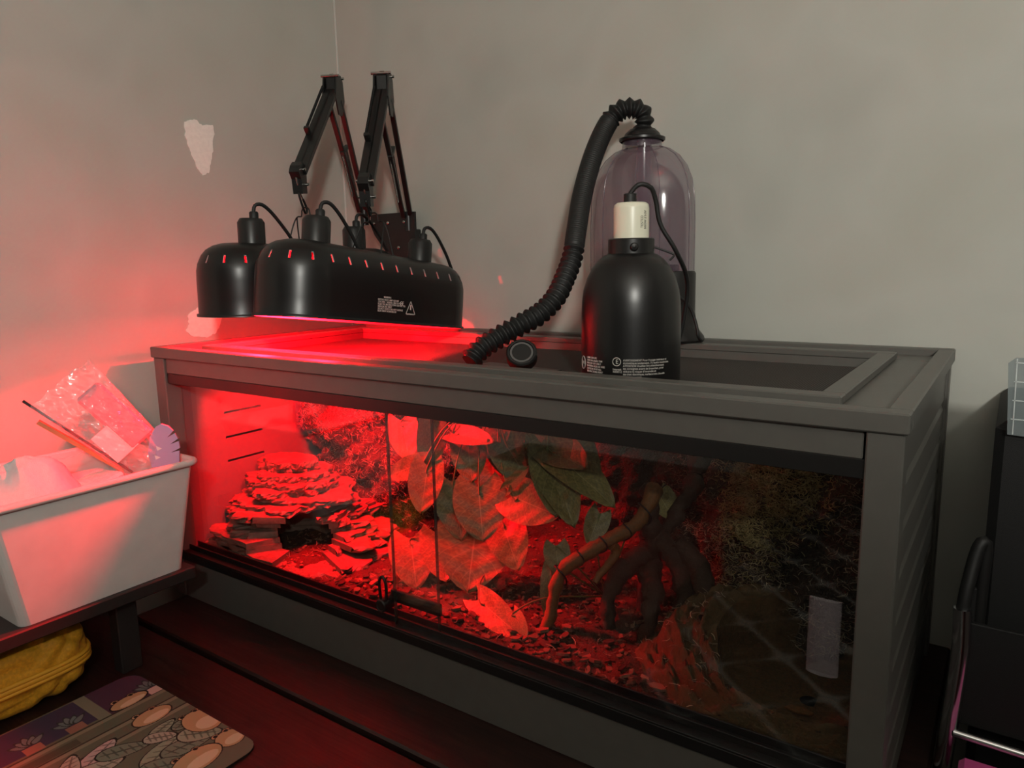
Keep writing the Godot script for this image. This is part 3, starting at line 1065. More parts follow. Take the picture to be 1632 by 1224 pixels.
# a root-edged basin sunk in the corner by the finger pull
func root_pool() -> void:
	var t := thing("root_pool", "root-textured water basin with a black hollow behind the glass door", "basin", Vector3(1.12, 0.08, 0.385))
	var rows := []
	var n := 180
	for s in 32:
		var f := s / 31.0
		var line := []
		for i in n + 1:
			var a := TAU * i / n
			var d := Vector3(sin(a), 0, cos(a))
			var back := clampf(-d.x * 0.75 - d.z * 0.65, 0.0, 1.0)
			var reach := 0.014 + 0.040 * absf(d.x) + 0.080 * back
			var calm := clampf(reach / 0.06, 0.3, 1.0)
			var r := lerpf(0.110, 0.110 + reach, f)
			var far := clampf(d.x * 0.8 - d.z * 0.7, 0.0, 1.0)
			var crest := 0.121 + 0.046 * back - 0.036 * far
			var y := crest + 0.008 * sin(f * PI) - (crest - 0.082) * pow(f, 1.5)
			y += (0.016 * nz(d.x * 3.0 + f * 2.0, d.z * 3.0, f * 6.0) + 0.012 * nz(d.x * 3.0, d.z * 3.0 + 9.0, f * 16.0)) * smoothstep(0.0, 0.12, f) * calm
			# root strands running round the rim
			y += (0.007 * sin(f * 17.0 + 3.0 * nz(d.x * 1.6, d.z * 1.6, 2.0)) + 0.006 * nz(d.x * 9.0, d.z * 9.0, f * 22.0)) * smoothstep(0.0, 0.1, f) * (1.0 - smoothstep(0.8, 1.0, f)) * calm
			r *= 1.0 + 0.05 * nz(d.x * 2.0, 4.0, d.z * 2.0)
			var p := Vector3(1.12 + d.x * r, y, 0.385 + d.z * r)
			p.x = minf(p.x, 1.187)
			p.z = minf(p.z, 0.4985 - 0.004 * (1.0 - f))
			line.append(p)
		rows.append(line)
	var st := surf()
	sheet(st, rows, false, Vector3.UP)
	put(st, "root_bank", mats.root, t)
	# fibres lying on the bank where it meets the back wall
	var spots := []
	for k in 260:
		var i := rng.randi_range(int(n * 0.47), int(n * 0.88))
		spots.append([rows[rng.randi_range(2, 31)][i] + Vector3(0, 0.003, 0), 0])
	strands("dry_fibres", spots, t)
	# sunken inside
	var deep := []
	for s in 6:
		var f := s / 5.0
		var line := []
		for i in n + 1:
			var p: Vector3 = rows[0][i]
			var c := Vector3(1.12, 0.0825, 0.385)
			var q := p.lerp(c, f if s > 3 else f * 0.16)
			q.y = lerpf(p.y, 0.0825, clampf(f / 0.6, 0, 1))
			line.append(q)
		deep.append(line)
	st = surf()
	sheet(st, deep, false, Vector3.UP)
	put(st, "hollow", mats.root, t)
	# a scrap of bark lying in it
	st = surf()
	extrude(st, PackedVector2Array([Vector2(-0.016, -0.003), Vector2(-0.004, -0.007), Vector2(0.013, -0.004), Vector2(0.016, 0.002), Vector2(0.004, 0.007), Vector2(-0.011, 0.005)]), 0.002, Transform3D(Basis(Vector3.RIGHT, -PI / 2), Vector3(1.115, 0.0855, 0.415)))
	solo(st, "bark_scrap", mats.driftwood, Vector3(1.115, 0.0845, 0.415), "pale scrap of bark lying in the black basin", "bark")

func gnarled(st: SurfaceTool, pts: Array, r0: float, r1: float, rough := 0.22) -> void:
	var line := spline(pts, 0.006)
	var rad := []
	for i in line.size():
		var f := float(i) / (line.size() - 1)
		var p: Vector3 = line[i]
		line[i] = p + Vector3(nz(p.x * 40.0, p.y * 40.0, 1.0), nz(p.y * 40.0, p.z * 40.0, 2.0), nz(p.z * 40.0, p.x * 40.0, 3.0)) * r0 * 0.35
		rad.append(lerpf(r0, r1, f) * (1.0 + rough * nz(p.x * 70.0, p.y * 70.0, p.z * 70.0) * 1.6))
	tube(st, line, rad, 9)

func driftwood() -> void:
	var t := thing("branch", "pale crooked branch wound with black wire inside the terrarium", "branch", Vector3(0.78, 0.092, 0.42))
	var main := [Vector3(0.772, 0.092, 0.430), Vector3(0.776, 0.116, 0.420), Vector3(0.777, 0.144, 0.410), Vector3(0.781, 0.170, 0.400), Vector3(0.795, 0.188, 0.390), Vector3(0.815, 0.203, 0.375), Vector3(0.835, 0.217, 0.360), Vector3(0.857, 0.231, 0.340), Vector3(0.869, 0.245, 0.320), Vector3(0.872, 0.264, 0.300), Vector3(0.873, 0.278, 0.280)]
	var st := surf()
	gnarled(st, main, 0.0085, 0.0115)
	put(st, "limb", mats.driftwood, t)
	st = surf()
	gnarled(st, [Vector3(0.842, 0.213, 0.360), Vector3(0.847, 0.200, 0.355), Vector3(0.833, 0.175, 0.370), Vector3(0.826, 0.160, 0.382)], 0.0075, 0.0045)
	put(st, "twig", mats.driftwood, t)
	st = surf()
	var line := spline(main, 0.002)
	var coil := []
	for i in line.size():
		var f := float(i) / line.size()
		if f > 0.25 and f < 0.9:
			var a := f * 46.0
			coil.append(line[i] + Vector3(cos(a), sin(a) * 0.7, sin(a) * 0.7) * 0.0135)
	coil.append(Vector3(0.885, 0.285, 0.27))
	tube(st, spline(coil, 0.01), 0.0013, 6)
	put(st, "wire", mats.wire, t)
	t = thing("root_clump", "tangled dark gnarled root clump behind the pale branch", "driftwood", Vector3(0.88, 0.088, 0.30))
	var legs := [
		[Vector3(0.865, 0.275, 0.27), Vector3(0.872, 0.246, 0.300), Vector3(0.878, 0.218, 0.300), Vector3(0.872, 0.179, 0.290), Vector3(0.863, 0.153, 0.285), Vector3(0.868, 0.088, 0.31)],
		[Vector3(0.872, 0.22, 0.295), Vector3(0.905, 0.185, 0.29), Vector3(0.925, 0.15, 0.30), Vector3(0.93, 0.088, 0.32)],
		[Vector3(0.872, 0.19, 0.29), Vector3(0.845, 0.165, 0.33), Vector3(0.835, 0.135, 0.355), Vector3(0.84, 0.088, 0.37)],
		[Vector3(0.87, 0.165, 0.29), Vector3(0.895, 0.145, 0.34), Vector3(0.905, 0.12, 0.37), Vector3(0.90, 0.088, 0.385)],
		[Vector3(0.86, 0.30, 0.10), Vector3(0.90, 0.29, 0.18), Vector3(0.905, 0.26, 0.24), Vector3(0.89, 0.215, 0.28)],
		[Vector3(0.91, 0.20, 0.28), Vector3(0.945, 0.175, 0.29), Vector3(0.965, 0.13, 0.31), Vector3(0.97, 0.088, 0.33)],
	]
	for k in legs.size():
		st = surf()
		gnarled(st, legs[k], 0.017, 0.010, 0.4)
		put(st, "root", mats.dark_root, t)

func leaf(st: SurfaceTool, base: Vector3, tip: Vector3, width: float, face := Vector3(0.55, 0.45, 0.70), curl := 0.18, fold := 0.16) -> void:
	var dir := (tip - base).normalized()
	var length := base.distance_to(tip)
	var n := (face - dir * face.dot(dir)).normalized()
	var side := dir.cross(n)
	var rows := []
	for i in 15:
		var t := i / 14.0
		var h := pow(1.0 - t, 0.72) * pow(t + 0.06, 0.38) * 1.62
		var line := []
		for j in 9:
			var v := j / 4.0 - 1.0
			var along := t * length - 0.26 * length * pow(absf(v), 1.4) * pow(1.0 - t, 4.0)
			var p := base + dir * along + side * v * h * width * 0.66
			p += n * (fold * width * (absf(v) - 0.4) * h * 0.5 - curl * length * t * t + 0.012 * width * sin(t * 20.0 + absf(v) * 5.0))
			line.append(p)
		rows.append(line)
	sheet(st, rows, false, n)

func plants() -> void:
	var sets := {
		"vine": ["climbing_vine", "big heart-leaved vine lit bright red beside the door overlap", "plant", mats.leaf, Vector3(0.56, 0.39, 0.22), [
			[Vector3(0.607, 0.260, 0.360), Vector3(0.643, 0.192, 0.400), 0.076],
			[Vector3(0.546, 0.256, 0.350), Vector3(0.592, 0.182, 0.390), 0.064],
			[Vector3(0.670, 0.256, 0.360), Vector3(0.762, 0.248, 0.380), 0.062],
			[Vector3(0.510, 0.283, 0.370), Vector3(0.526, 0.216, 0.410), 0.052],
			[Vector3(0.499, 0.286, 0.370), Vector3(0.436, 0.262, 0.400), 0.037],
			[Vector3(0.499, 0.355, 0.340), Vector3(0.497, 0.257, 0.360), 0.044],
			[Vector3(0.533, 0.333, 0.330), Vector3(0.630, 0.337, 0.350), 0.035],
			[Vector3(0.547, 0.320, 0.310), Vector3(0.578, 0.258, 0.340), 0.055],
			[Vector3(0.662, 0.267, 0.360), Vector3(0.698, 0.306, 0.360), 0.019],
			[Vector3(0.623, 0.331, 0.320), Vector3(0.653, 0.291, 0.350), 0.030],
			[Vector3(0.398, 0.336, 0.310), Vector3(0.440, 0.274, 0.340), 0.050],
			[Vector3(0.560, 0.385, 0.230), Vector3(0.625, 0.325, 0.270), 0.085],
			[Vector3(0.600, 0.380, 0.180), Vector3(0.660, 0.310, 0.210), 0.090],
			[Vector3(0.585, 0.330, 0.250), Vector3(0.640, 0.250, 0.280), 0.085],
			[Vector3(0.640, 0.390, 0.280), Vector3(0.700, 0.345, 0.310), 0.070],
			[Vector3(0.620, 0.300, 0.160), Vector3(0.680, 0.215, 0.200), 0.095],
			[Vector3(0.560, 0.280, 0.260), Vector3(0.600, 0.200, 0.300), 0.080],
			[Vector3(0.640, 0.330, 0.330), Vector3(0.690, 0.270, 0.335), 0.060]]],
		"droop": ["drooping_plant", "dark plant with long drooping pleated leaves under the header strip", "plant", mats.leaf, Vector3(0.715, 0.36, 0.25), [
			[Vector3(0.724, 0.336, 0.340), Vector3(0.775, 0.259, 0.400), 0.056],
			[Vector3(0.724, 0.336, 0.340), Vector3(0.852, 0.294, 0.380), 0.056],
			[Vector3(0.724, 0.336, 0.340), Vector3(0.718, 0.296, 0.370), 0.021],
			[Vector3(0.713, 0.337, 0.330), Vector3(0.802, 0.321, 0.360), 0.056],
			[Vector3(0.721, 0.334, 0.340), Vector3(0.804, 0.254, 0.400), 0.058],
			[Vector3(0.719, 0.336, 0.340), Vector3(0.676, 0.342, 0.340), 0.025],
			[Vector3(0.715, 0.345, 0.300), Vector3(0.790, 0.270, 0.300), 0.070],
			[Vector3(0.705, 0.350, 0.280), Vector3(0.760, 0.240, 0.260), 0.075],
			[Vector3(0.700, 0.340, 0.310), Vector3(0.725, 0.250, 0.330), 0.060]]],
		"ground": ["leafy_plant", "low broad green-leaved plant growing beside the door lock", "plant", mats.leaf, Vector3(0.60, 0.10, 0.28), [
			[Vector3(0.586, 0.193, 0.340), Vector3(0.626, 0.115, 0.420), 0.114],
			[Vector3(0.474, 0.153, 0.380), Vector3(0.526, 0.103, 0.430), 0.070],
			[Vector3(0.629, 0.198, 0.330), Vector3(0.693, 0.151, 0.380), 0.061],
			[Vector3(0.520, 0.165, 0.360), Vector3(0.576, 0.112, 0.410), 0.063],
			[Vector3(0.655, 0.110, 0.430), Vector3(0.752, 0.102, 0.470), 0.042]]],
		"sprig": ["green_sprig", "sparse sprig of small green leaves around the pale branch", "plant", mats.leaf, Vector3(0.80, 0.10, 0.30), [
			[Vector3(0.750, 0.192, 0.360), Vector3(0.766, 0.158, 0.380), 0.036],
			[Vector3(0.749, 0.160, 0.370), Vector3(0.764, 0.102, 0.410), 0.028],
			[Vector3(0.808, 0.244, 0.330), Vector3(0.805, 0.205, 0.360), 0.033],
			[Vector3(0.865, 0.263, 0.250), Vector3(0.899, 0.232, 0.270), 0.038],
			[Vector3(0.725, 0.112, 0.440), Vector3(0.760, 0.098, 0.460), 0.020]]],
	}
	for key in sets:
		var d: Array = sets[key]
		var root: Vector3 = d[4]
		var t := thing(d[0], d[1], d[2], root)
		var lv: Array = d[5]
		for k in lv.size():
			var st := surf()
			leaf(st, lv[k][0], lv[k][1], lv[k][2], Vector3(0.5, 0.5 + 0.25 * sin(k * 2.4), 0.7), 0.12 + 0.1 * sin(k * 1.7), 0.2 if key != "droop" else 0.5)
			put(st, "leaf", d[3], t)
			st = surf()
			var b: Vector3 = lv[k][0]
			var mid := root.lerp(b, 0.6) + Vector3(0, 0.02, 0.02)
			tube(st, spline([root, mid, b, b.lerp(lv[k][1], 0.15)], 0.012), 0.0013, 6)
			put(st, "stalk", mats.stem, t)

# ---------------------------------------------------------------- lamps over the lid

var lamp_meshes := {}

# one shell of the oblong lamp housing: rows of (inset, height) swept round a stadium, open at the slots
func shell(st: SurfaceTool, prof: Array, slot_row: int, inset: float, r: float, c: float, cap_y: float) -> void:
	var total := 4.0 * c + TAU * r
	var pitches := 29
	var pitch := total / pitches
	var cuts := []
	for k in pitches:
		for e in [0.0, 0.0040, 0.0150, 0.0255]:
			cuts.append(fposmod(k * pitch + e + 0.012, total))
	cuts.sort()
	var base := fposmod(0.012, pitch)
	var pts := []
	for s in cuts:
		var q: Vector3                       # nx, centre z, nz
		if s < 2.0 * c:
			q = Vector3(1, -c + s, 0)
		elif s < 2.0 * c + PI * r:
			var a: float = (s - 2.0 * c) / r
			q = Vector3(cos(a), c, sin(a))
		elif s < 4.0 * c + PI * r:
			q = Vector3(-1, c - (s - 2.0 * c - PI * r), 0)
		else:
			var a: float = (s - 4.0 * c - PI * r) / r
			q = Vector3(-cos(a), -c, -sin(a))
		pts.append([q, s])
	var m := pts.size()
	var f := func(i: int, j: int) -> Vector3:
		var q: Vector3 = pts[j % m][0]
		var rr: float = r - prof[i].x - inset
		return Vector3(q.x * rr, prof[i].y, q.y + q.z * rr)
	var nrm := func(i: int, j: int) -> Vector3:
		var q: Vector3 = pts[j % m][0]
		var d: Vector2 = (prof[mini(i + 1, prof.size() - 1)] - prof[maxi(i - 1, 0)]).normalized()
		return Vector3(q.x * d.y, d.x, q.z * d.y).normalized()
	for i in prof.size() - 1:
		for j in m:
			var s0: float = pts[j][1]
			if i == slot_row and fposmod(s0 - base + 0.0005, pitch) < 0.002:
				continue
			tri(st, f.call(i, j), f.call(i, j + 1), f.call(i + 1, j + 1), nrm.call(i, j), nrm.call(i, j + 1), nrm.call(i + 1, j + 1))
			tri(st, f.call(i, j), f.call(i + 1, j + 1), f.call(i + 1, j), nrm.call(i, j), nrm.call(i + 1, j + 1), nrm.call(i + 1, j))
	var e := prof.size() - 1
	for j in m:
		var q0: Vector3 = pts[j][0]
		var q1: Vector3 = pts[(j + 1) % m][0]
		var c0 := Vector3(0, cap_y, q0.y)
		var c1 := Vector3(0, cap_y, q1.y)
		tri(st, f.call(e, j), f.call(e, j + 1), c1, Vector3.UP, Vector3.UP, Vector3.UP)
		if c0.distance_to(c1) > 1e-6:
			tri(st, f.call(e, j), c1, c0, Vector3.UP, Vector3.UP, Vector3.UP)

func heat_lamp(called: String, label: String, near: Vector3, far: Vector3, printed: bool) -> void:
	var r := 0.0715
	var half := near.distance_to(far) * 0.5
	var c := half + 0.027
	var z := (near - far).normalized()
	var x := Vector3.UP.cross(z).normalized()
	var y := z.cross(x)
	var t := Node3D.new()
	t.name = called
	add_child(t)
	t.transform = Transform3D(Basis(x, y, z), (near + far) * 0.5 - y * 0.124)
	tag(t, label, "heat lamp", "oblong heat lamps over the lid")
	var prof := []
	for p in [Vector2(-0.003, 0.0), Vector2(-0.003, 0.004), Vector2(0.0, 0.0048), Vector2(0.0, 0.03), Vector2(0.0, 0.06), Vector2(0.0005, 0.076), Vector2(0.0028, 0.0875), Vector2(0.0085, 0.1005), Vector2(0.016, 0.110), Vector2(0.027, 0.117), Vector2(0.041, 0.121), Vector2(0.055, 0.122)]:
		prof.append(p * Vector2(1.05, 1.016))
	var st := surf()
	shell(st, prof, 6, 0.0, r, c, 0.124)
	put(st, "housing", mats.matte_black, t)
	st = surf()
	var inner := []
	for p in prof:
		inner.append(Vector2(maxf(p.x, 0.0), p.y - (0.0018 if p.y > 0.08 else 0.0)))
	shell(st, inner, 6, 0.0018, r, c, 0.1220)
	put(st, "reflector", mats.reflector, t)
	var drop := 0.0 if printed else 0.016   # the other lamp holds a longer bulb
	for s in [1.0, -1.0]:
		var at := Transform3D(Basis.from_scale(Vector3.ONE * 1.07), Vector3(0, 0.1230, s * half))
		st = surf()
		lathe(st, [Vector2(0.0, -0.02), Vector2(0.0215, -0.02), Vector2(0.0215, 0.034), Vector2(0.0175, 0.0405), Vector2(0.0, 0.0405)], at, 32)
		var so := put(st, "socket", mats.satin_black, t)
		st = surf()
		lathe(st, [Vector2(0, 0.039), Vector2(0.0072, 0.039), Vector2(0.0072, 0.050), Vector2(0.0055, 0.052), Vector2(0, 0.052)], at.translated_local(Vector3(0.003, 0, -0.004)), 18)
		put(st, "cord_grip", mats.rubber, so)
		st = surf()
		lathe(st, [Vector2(0.0285, 0.0620), Vector2(0.0275, 0.0570), Vector2(0.0225, 0.0510), Vector2(0.0120, 0.0462), Vector2(0.0, 0.0450)], Transform3D(Basis(), Vector3(0, -drop, s * half)), 28)
		put(st, "red_bulb", mats.red_bulb if s > 0.0 else mats.dark_bulb, t)
		# mirrored back of the bulb and its screw shell
		st = surf()
		lathe(st, [Vector2(0.0290, 0.0605), Vector2(0.0300, 0.0790), Vector2(0.0290, 0.0890), Vector2(0.0230, 0.0980), Vector2(0.0150, 0.1060), Vector2(0.0140, 0.1180), Vector2(0.0, 0.1180)], Transform3D(Basis(), Vector3(0, -drop, s * half)), 28)
		put(st, "bulb_back", mats.reflector, t)
		if s > 0.0:
			bulb_light(t, Vector3(0, 0.0625 - drop, s * half), Color(1.0, 0.03, 0.085), 1.85, 0.016)
		# cord leaving the socket and dropping behind the housing
		st = surf()
		var g := Vector3(0.003, 0.177, s * half - 0.004)
		tube(st, spline([g, g + Vector3(0.0, 0.012, -0.004), g + Vector3(0.004, 0.014, -0.016), g + Vector3(0.006, 0.0, -0.036), g + Vector3(0.006, -0.030, -0.066), g + Vector3(0.004, -0.056, -0.088)], 0.004), 0.0032, 8)
		put(st, "cord", mats.rubber, t)
	# wire bail over the middle
	st = surf()
	for s in [1.0, -1.0]:
		tube(st, spline([Vector3(0.036 * s, 0.119, 0.016), Vector3(0.030 * s, 0.160, 0.006), Vector3(0.024 * s, 0.178, 0.0), Vector3(0.012 * s, 0.179, 0.0), Vector3(0.010 * s, 0.189, 0.0), Vector3(0.006 * s, 0.194, 0), Vector3(0, 0.195, 0)], 0.004), 0.0013, 6)
		tube(st, spline([Vector3(0.036 * s, 0.119, -0.016), Vector3(0.030 * s, 0.160, -0.006), Vector3(0.024 * s, 0.178, 0.0)], 0.006), 0.0013, 6)
	put(st, "bail", mats.wire, t)
	if printed:
		# warning print on the flat side
		var turn := Basis(Vector3.UP, PI / 2)
		var lines := [["WARNING", 0.0345, 0.0], ["REPTILE HEAT LAMP FIXTURE", 0.0300, -0.016], ["220-240V~  50/60Hz  MAX 2x100W", 0.0262, -0.016], ["READ THE INSTRUCTIONS BEFORE USE", 0.0224, -0.016], ["INDOOR USE ONLY", 0.0186, -0.016], ["DO NOT TOUCH THE HOT SURFACE", 0.0148, -0.016], ["KEEP AWAY FROM WATER", 0.0110, -0.016]]
		for l in lines:
			var o := lettering(l[0], 0.0030, mats.print, t, HORIZONTAL_ALIGNMENT_LEFT if l[2] != 0.0 else HORIZONTAL_ALIGNMENT_CENTER)
			o.transform = Transform3D(turn, Vector3(r + 0.0002, l[1] + 0.009, 0.056 if l[2] != 0.0 else 0.033))
		var ce := lettering("CE", 0.0070, mats.print, t)
		ce.transform = Transform3D(turn, Vector3(r + 0.0002, 0.0355, -0.004))
		st = surf()
		var a := Vector3(r + 0.0003, 0.041, -0.027)
		for e in [[a, a + Vector3(0, -0.022, 0.012)], [a + Vector3(0, -0.022, 0.012), a + Vector3(0, -0.022, -0.012)], [a + Vector3(0, -0.022, -0.012), a]]:
			bar(st, e[0], e[1], 0.0006, 0.0006, Vector3.RIGHT)
		bar(st, a + Vector3(0, -0.006, 0), a + Vector3(0, -0.015, 0), 0.0022, 0.0006, Vector3.RIGHT)
		put(st, "warning_triangle", mats.print, t)
		var hot := lettering("CAUTION HOT", 0.0026, mats.print, t)
		hot.transform = Transform3D(turn, Vector3(r + 0.0002, 0.0185, -0.027))

func text_mesh(words: String, height: float, align := HORIZONTAL_ALIGNMENT_CENTER) -> TextMesh:
	var tm := TextMesh.new()
	var f := SystemFont.new()
	f.font_names = PackedStringArray(["Droid Sans"])
	tm.font = f
	tm.text = words
	tm.font_size = 32
	tm.pixel_size = height / 24.0
	tm.depth = 0.0002
	tm.curve_step = 4.0
	tm.horizontal_alignment = align
	return tm

func lettering(words: String, height: float, m: Material, parent: Node3D, align := HORIZONTAL_ALIGNMENT_CENTER) -> MeshInstance3D:
	var o := MeshInstance3D.new()
	o.name = "printed_text"
	o.mesh = text_mesh(words, height, align)
	o.material_override = m
	parent.add_child(o, true)
	return o

# lettering bent round an upright cylinder
func curved_text(words: String, height: float, radius: float, angle: float, y: float, m: Material, parent: Node3D, upright := false, align := HORIZONTAL_ALIGNMENT_LEFT) -> void:
	var src := text_mesh(words, height, align)
	var a := src.get_mesh_arrays()
	var v: PackedVector3Array = a[Mesh.ARRAY_VERTEX]
	var n: PackedVector3Array = a[Mesh.ARRAY_NORMAL]
	for i in v.size():
		var p := v[i]
		var q := n[i]
		if upright:
			p = Vector3(-p.y, p.x, p.z)
			q = Vector3(-q.y, q.x, q.z)
		var w := angle + p.x / radius
		v[i] = Vector3(sin(w), 0, cos(w)) * (radius + 0.0002 + p.z) + Vector3(0, y + p.y, 0)
		n[i] = Basis(Vector3.UP, w) * q
	var arr := []
	arr.resize(Mesh.ARRAY_MAX)
	arr[Mesh.ARRAY_VERTEX] = v
	arr[Mesh.ARRAY_NORMAL] = n
	arr[Mesh.ARRAY_INDEX] = a[Mesh.ARRAY_INDEX]
	var am := ArrayMesh.new()
	am.add_surface_from_arrays(Mesh.PRIMITIVE_TRIANGLES, arr)
	var o := MeshInstance3D.new()
	o.name = "printed_text"
	o.mesh = am
	o.material_override = m
	parent.add_child(o, true)

# ---------------------------------------------------------------- hinged arms that carry the heat lamps

func lamp_arms() -> void:
	hinged_arm("folding_arm", "black folding spring arm holding the lamp by the wall corner", Vector3(0.020, 0.735, 0.012), Vector3(0.0894, 0.982, 0.1456), Vector3(0.178, 0.782, 0.322))
	hinged_arm("folding_arm", "black folding spring arm holding the lamp with the printed label", Vector3(0.158, 0.716, 0.012), Vector3(0.2604, 0.955, 0.1749), Vector3(0.338, 0.750, 0.310))
	# wall bracket that both arms stand on
	var t := thing("arm_bracket", "black bolted bracket plate on the wall behind the heat lamps", "bracket", Vector3(0.11, 0.60, BACK))
	var st := surf()
	extrude(st, PackedVector2Array([Vector2(0.045, 0.727), Vector2(0.180, 0.727), Vector2(0.180, 0.600), Vector2(0.100, 0.600), Vector2(0.090, 0.640), Vector2(0.055, 0.680), Vector2(0.045, 0.700)]), 0.006, Transform3D(Basis(), Vector3(0, 0, 0.010)))
	put(st, "plate", mats.satin_black, t)
	st = surf()
	span(st, Vector3(0.105, 0.610, BACK), Vector3(0.17, 0.690, 0.008), 0.002)
	put(st, "wall_block", mats.satin_black, t)
	for p in [[0.056, 0.706], [0.100, 0.706], [0.150, 0.706], [0.130, 0.650], [0.168, 0.650]]:
		st = surf()
		lathe(st, [Vector2(0.0042, 0.0), Vector2(0.0042, 0.002), Vector2(0.0028, 0.0036), Vector2(0.0, 0.004)], Transform3D(Basis(Vector3.RIGHT, PI / 2), Vector3(p[0], p[1], 0.013)), 14)
		put(st, "bolt", mats.steel, t)

func hinged_arm(called: String, label: String, foot: Vector3, apex: Vector3, wrist: Vector3) -> void:
	var t := thing(called, label, "lamp arm", foot, "folding lamp arms")
	var flatdir := Vector3(wrist.x - foot.x, 0, wrist.z - foot.z).normalized()
	var across := flatdir.cross(Vector3.UP).normalized()
	var steel: Material = mats.steel
	# lower pair: two parallel square rods from the foot to the elbow
	for k in 2:
		var off := (across * 0.0105 + flatdir * 0.004) * (1 if k == 0 else -1)
		var st := surf()
		bar(st, foot + off * 0.7, apex + off * 1.05 + Vector3(0, -0.03, 0), 0.0088, 0.010, across, 0.001)
		put(st, "lower_rod", mats.satin_black, t)
	# upper pair: broad twin rods from the elbow to the wrist
	for k in 2:
		var off := across * (0.006 * (1 if k == 0 else -1))
		var st := surf()
		bar(st, apex + off + Vector3(0, -0.005, 0), wrist + off, 0.0095, 0.017, across, 0.001)
		put(st, "upper_rod", mats.satin_black, t)
	# elbow plates and cap
	for k in 2:
		var st := surf()
		var o := apex + across * (0.0135 * (1 if k == 0 else -1))
		var poly := PackedVector2Array([Vector2(-0.016, 0.012), Vector2(-0.008, 0.018), Vector2(0.008, 0.018), Vector2(0.018, 0.008), Vector2(0.024, -0.03), Vector2(0.008, -0.062), Vector2(-0.012, -0.062), Vector2(-0.026, -0.03)])
		extrude(st, poly, 0.003, Transform3D(Basis(-flatdir, Vector3.UP, across), o))
		put(st, "elbow_plate", mats.satin_black, t)
	var st2 := surf()
	bar(st2, apex + across * -0.012 + Vector3(0, -0.004, 0), apex + across * 0.012 + Vector3(0, -0.004, 0), 0.026, 0.034, Vector3.UP, 0.003)
	bar(st2, apex + across * -0.007 + Vector3(0, 0.012, 0), apex + across * 0.007 + Vector3(0, 0.012, 0), 0.016, 0.016, Vector3.UP, 0.003)
	put(st2, "elbow_cap", mats.satin_black, t)
	for s in [-1.0, 1.0]:
		for q in [flatdir * 0.014 * s + Vector3(0, 0.014, 0)]:
			st2 = surf()
			tube(st2, [apex + q - across * 0.019, apex + q + across * 0.019], 0.0028, 8)
			put(st2, "pin", steel, t)
	# springs: tension coils beside the rods with their anchor bars
	for e in [[apex, wrist, 0.10, 0.58], [foot, apex, 0.16, 0.50]]:
		var a: Vector3 = e[0]
		var b: Vector3 = e[1]
		var dir := (b - a).normalized()
		var nrm := across.cross(dir)
		for s in [-1.0, 1.0]:
			var p0: Vector3 = a.lerp(b, e[2]) + nrm * 0.0145 * s + across * 0.010
			var p1: Vector3 = a.lerp(b, e[3]) + nrm * 0.0145 * s + across * 0.010
			var coil := []
			var turns := int(p0.distance_to(p1) / 0.0022)
			for i in turns * 6 + 1:
				var f := float(i) / (turns * 6)
				var w := i * TAU / 6.0
				coil.append(p0.lerp(p1, f) + (nrm * cos(w) + across * sin(w)) * 0.0022)
			var st3 := surf()
			tube(st3, coil, 0.0008, 4)
			put(st3, "spring", mats.wire if s > 0.0 else steel, t)
		var m: Vector3 = a.lerp(b, e[3] + 0.02)
		st2 = surf()
		bar(st2, m + nrm * 0.020 + across * 0.008, m - nrm * 0.020 + across * 0.008, 0.007, 0.010, across, 0.001)
		put(st2, "spring_anchor", mats.satin_black, t)
	# wrist fork with screws
	st2 = surf()
	var poly2 := PackedVector2Array([Vector2(-0.015, 0.012), Vector2(-0.004, 0.020), Vector2(0.012, 0.014), Vector2(0.013, -0.004), Vector2(0.012, -0.036), Vector2(-0.008, -0.038), Vector2(-0.012, -0.012), Vector2(-0.022, 0.000)])
	extrude(st2, poly2, 0.019, Transform3D(Basis(-flatdir, Vector3.UP, across), wrist))
	put(st2, "wrist_fork", mats.satin_black, t)
	for q in [Vector2(-0.004, 0.006), Vector2(0.006, -0.020)]:
		st2 = surf()
		var o: Vector3 = wrist - flatdir * q.x + Vector3(0, q.y, 0)
		tube(st2, [o - across * 0.0155, o + across * 0.0155], 0.0028, 10)
		put(st2, "screw", steel, t)
	# foot socket
	st2 = surf()
	tube(st2, [foot + Vector3(0, -0.03, -0.004), foot + Vector3(0, 0.012, -0.004)], 0.0095, 14)
	put(st2, "foot_socket", mats.satin_black, t)
	# snap hook down to the lamp's bail
	var h := thing("snap_hook", "steel snap hook linking the %s" % ("corner-side arm to its lamp" if wrist.x < 0.3 else "arm to the lamp with the printed label"), "hook", wrist + Vector3(0, -0.1, 0), "snap hooks")
	var top := wrist + flatdir * 0.014 + Vector3(0, 0.000, 0)
	var low := Vector3(wrist.x, 0.7130 if wrist.x < 0.3 else 0.7010, 0.312 if wrist.x < 0.3 else 0.303)
	var mid := top.lerp(low, 0.52)
	var sd := flatdir * 0.0085
	st2 = surf()
	tube(st2, [top, top.lerp(mid, 0.5) + sd * 0.4, mid + Vector3(0, 0.004, 0)], 0.0020, 8)
	put(st2, "strap", steel, h)
	st2 = surf()
	tube(st2, spline([mid, mid + sd + Vector3(0, -0.003, 0), low + sd * 1.1 + Vector3(0, 0.006, 0), low + Vector3(0, -0.003, 0), low - sd * 0.9 + Vector3(0, 0.005, 0), mid - sd * 0.9 + Vector3(0, -0.010, 0)], 0.003), 0.0022, 8)
	put(st2, "hook_body", mats.wire, h)
	st2 = surf()
	tube(st2, [mid + sd * 0.2 + Vector3(0, -0.001, 0), mid - sd * 0.9 + Vector3(0, -0.011, 0)], 0.0016, 8)
	put(st2, "gate", steel, h)

# ---------------------------------------------------------------- small dome lamp, fogger, gauge

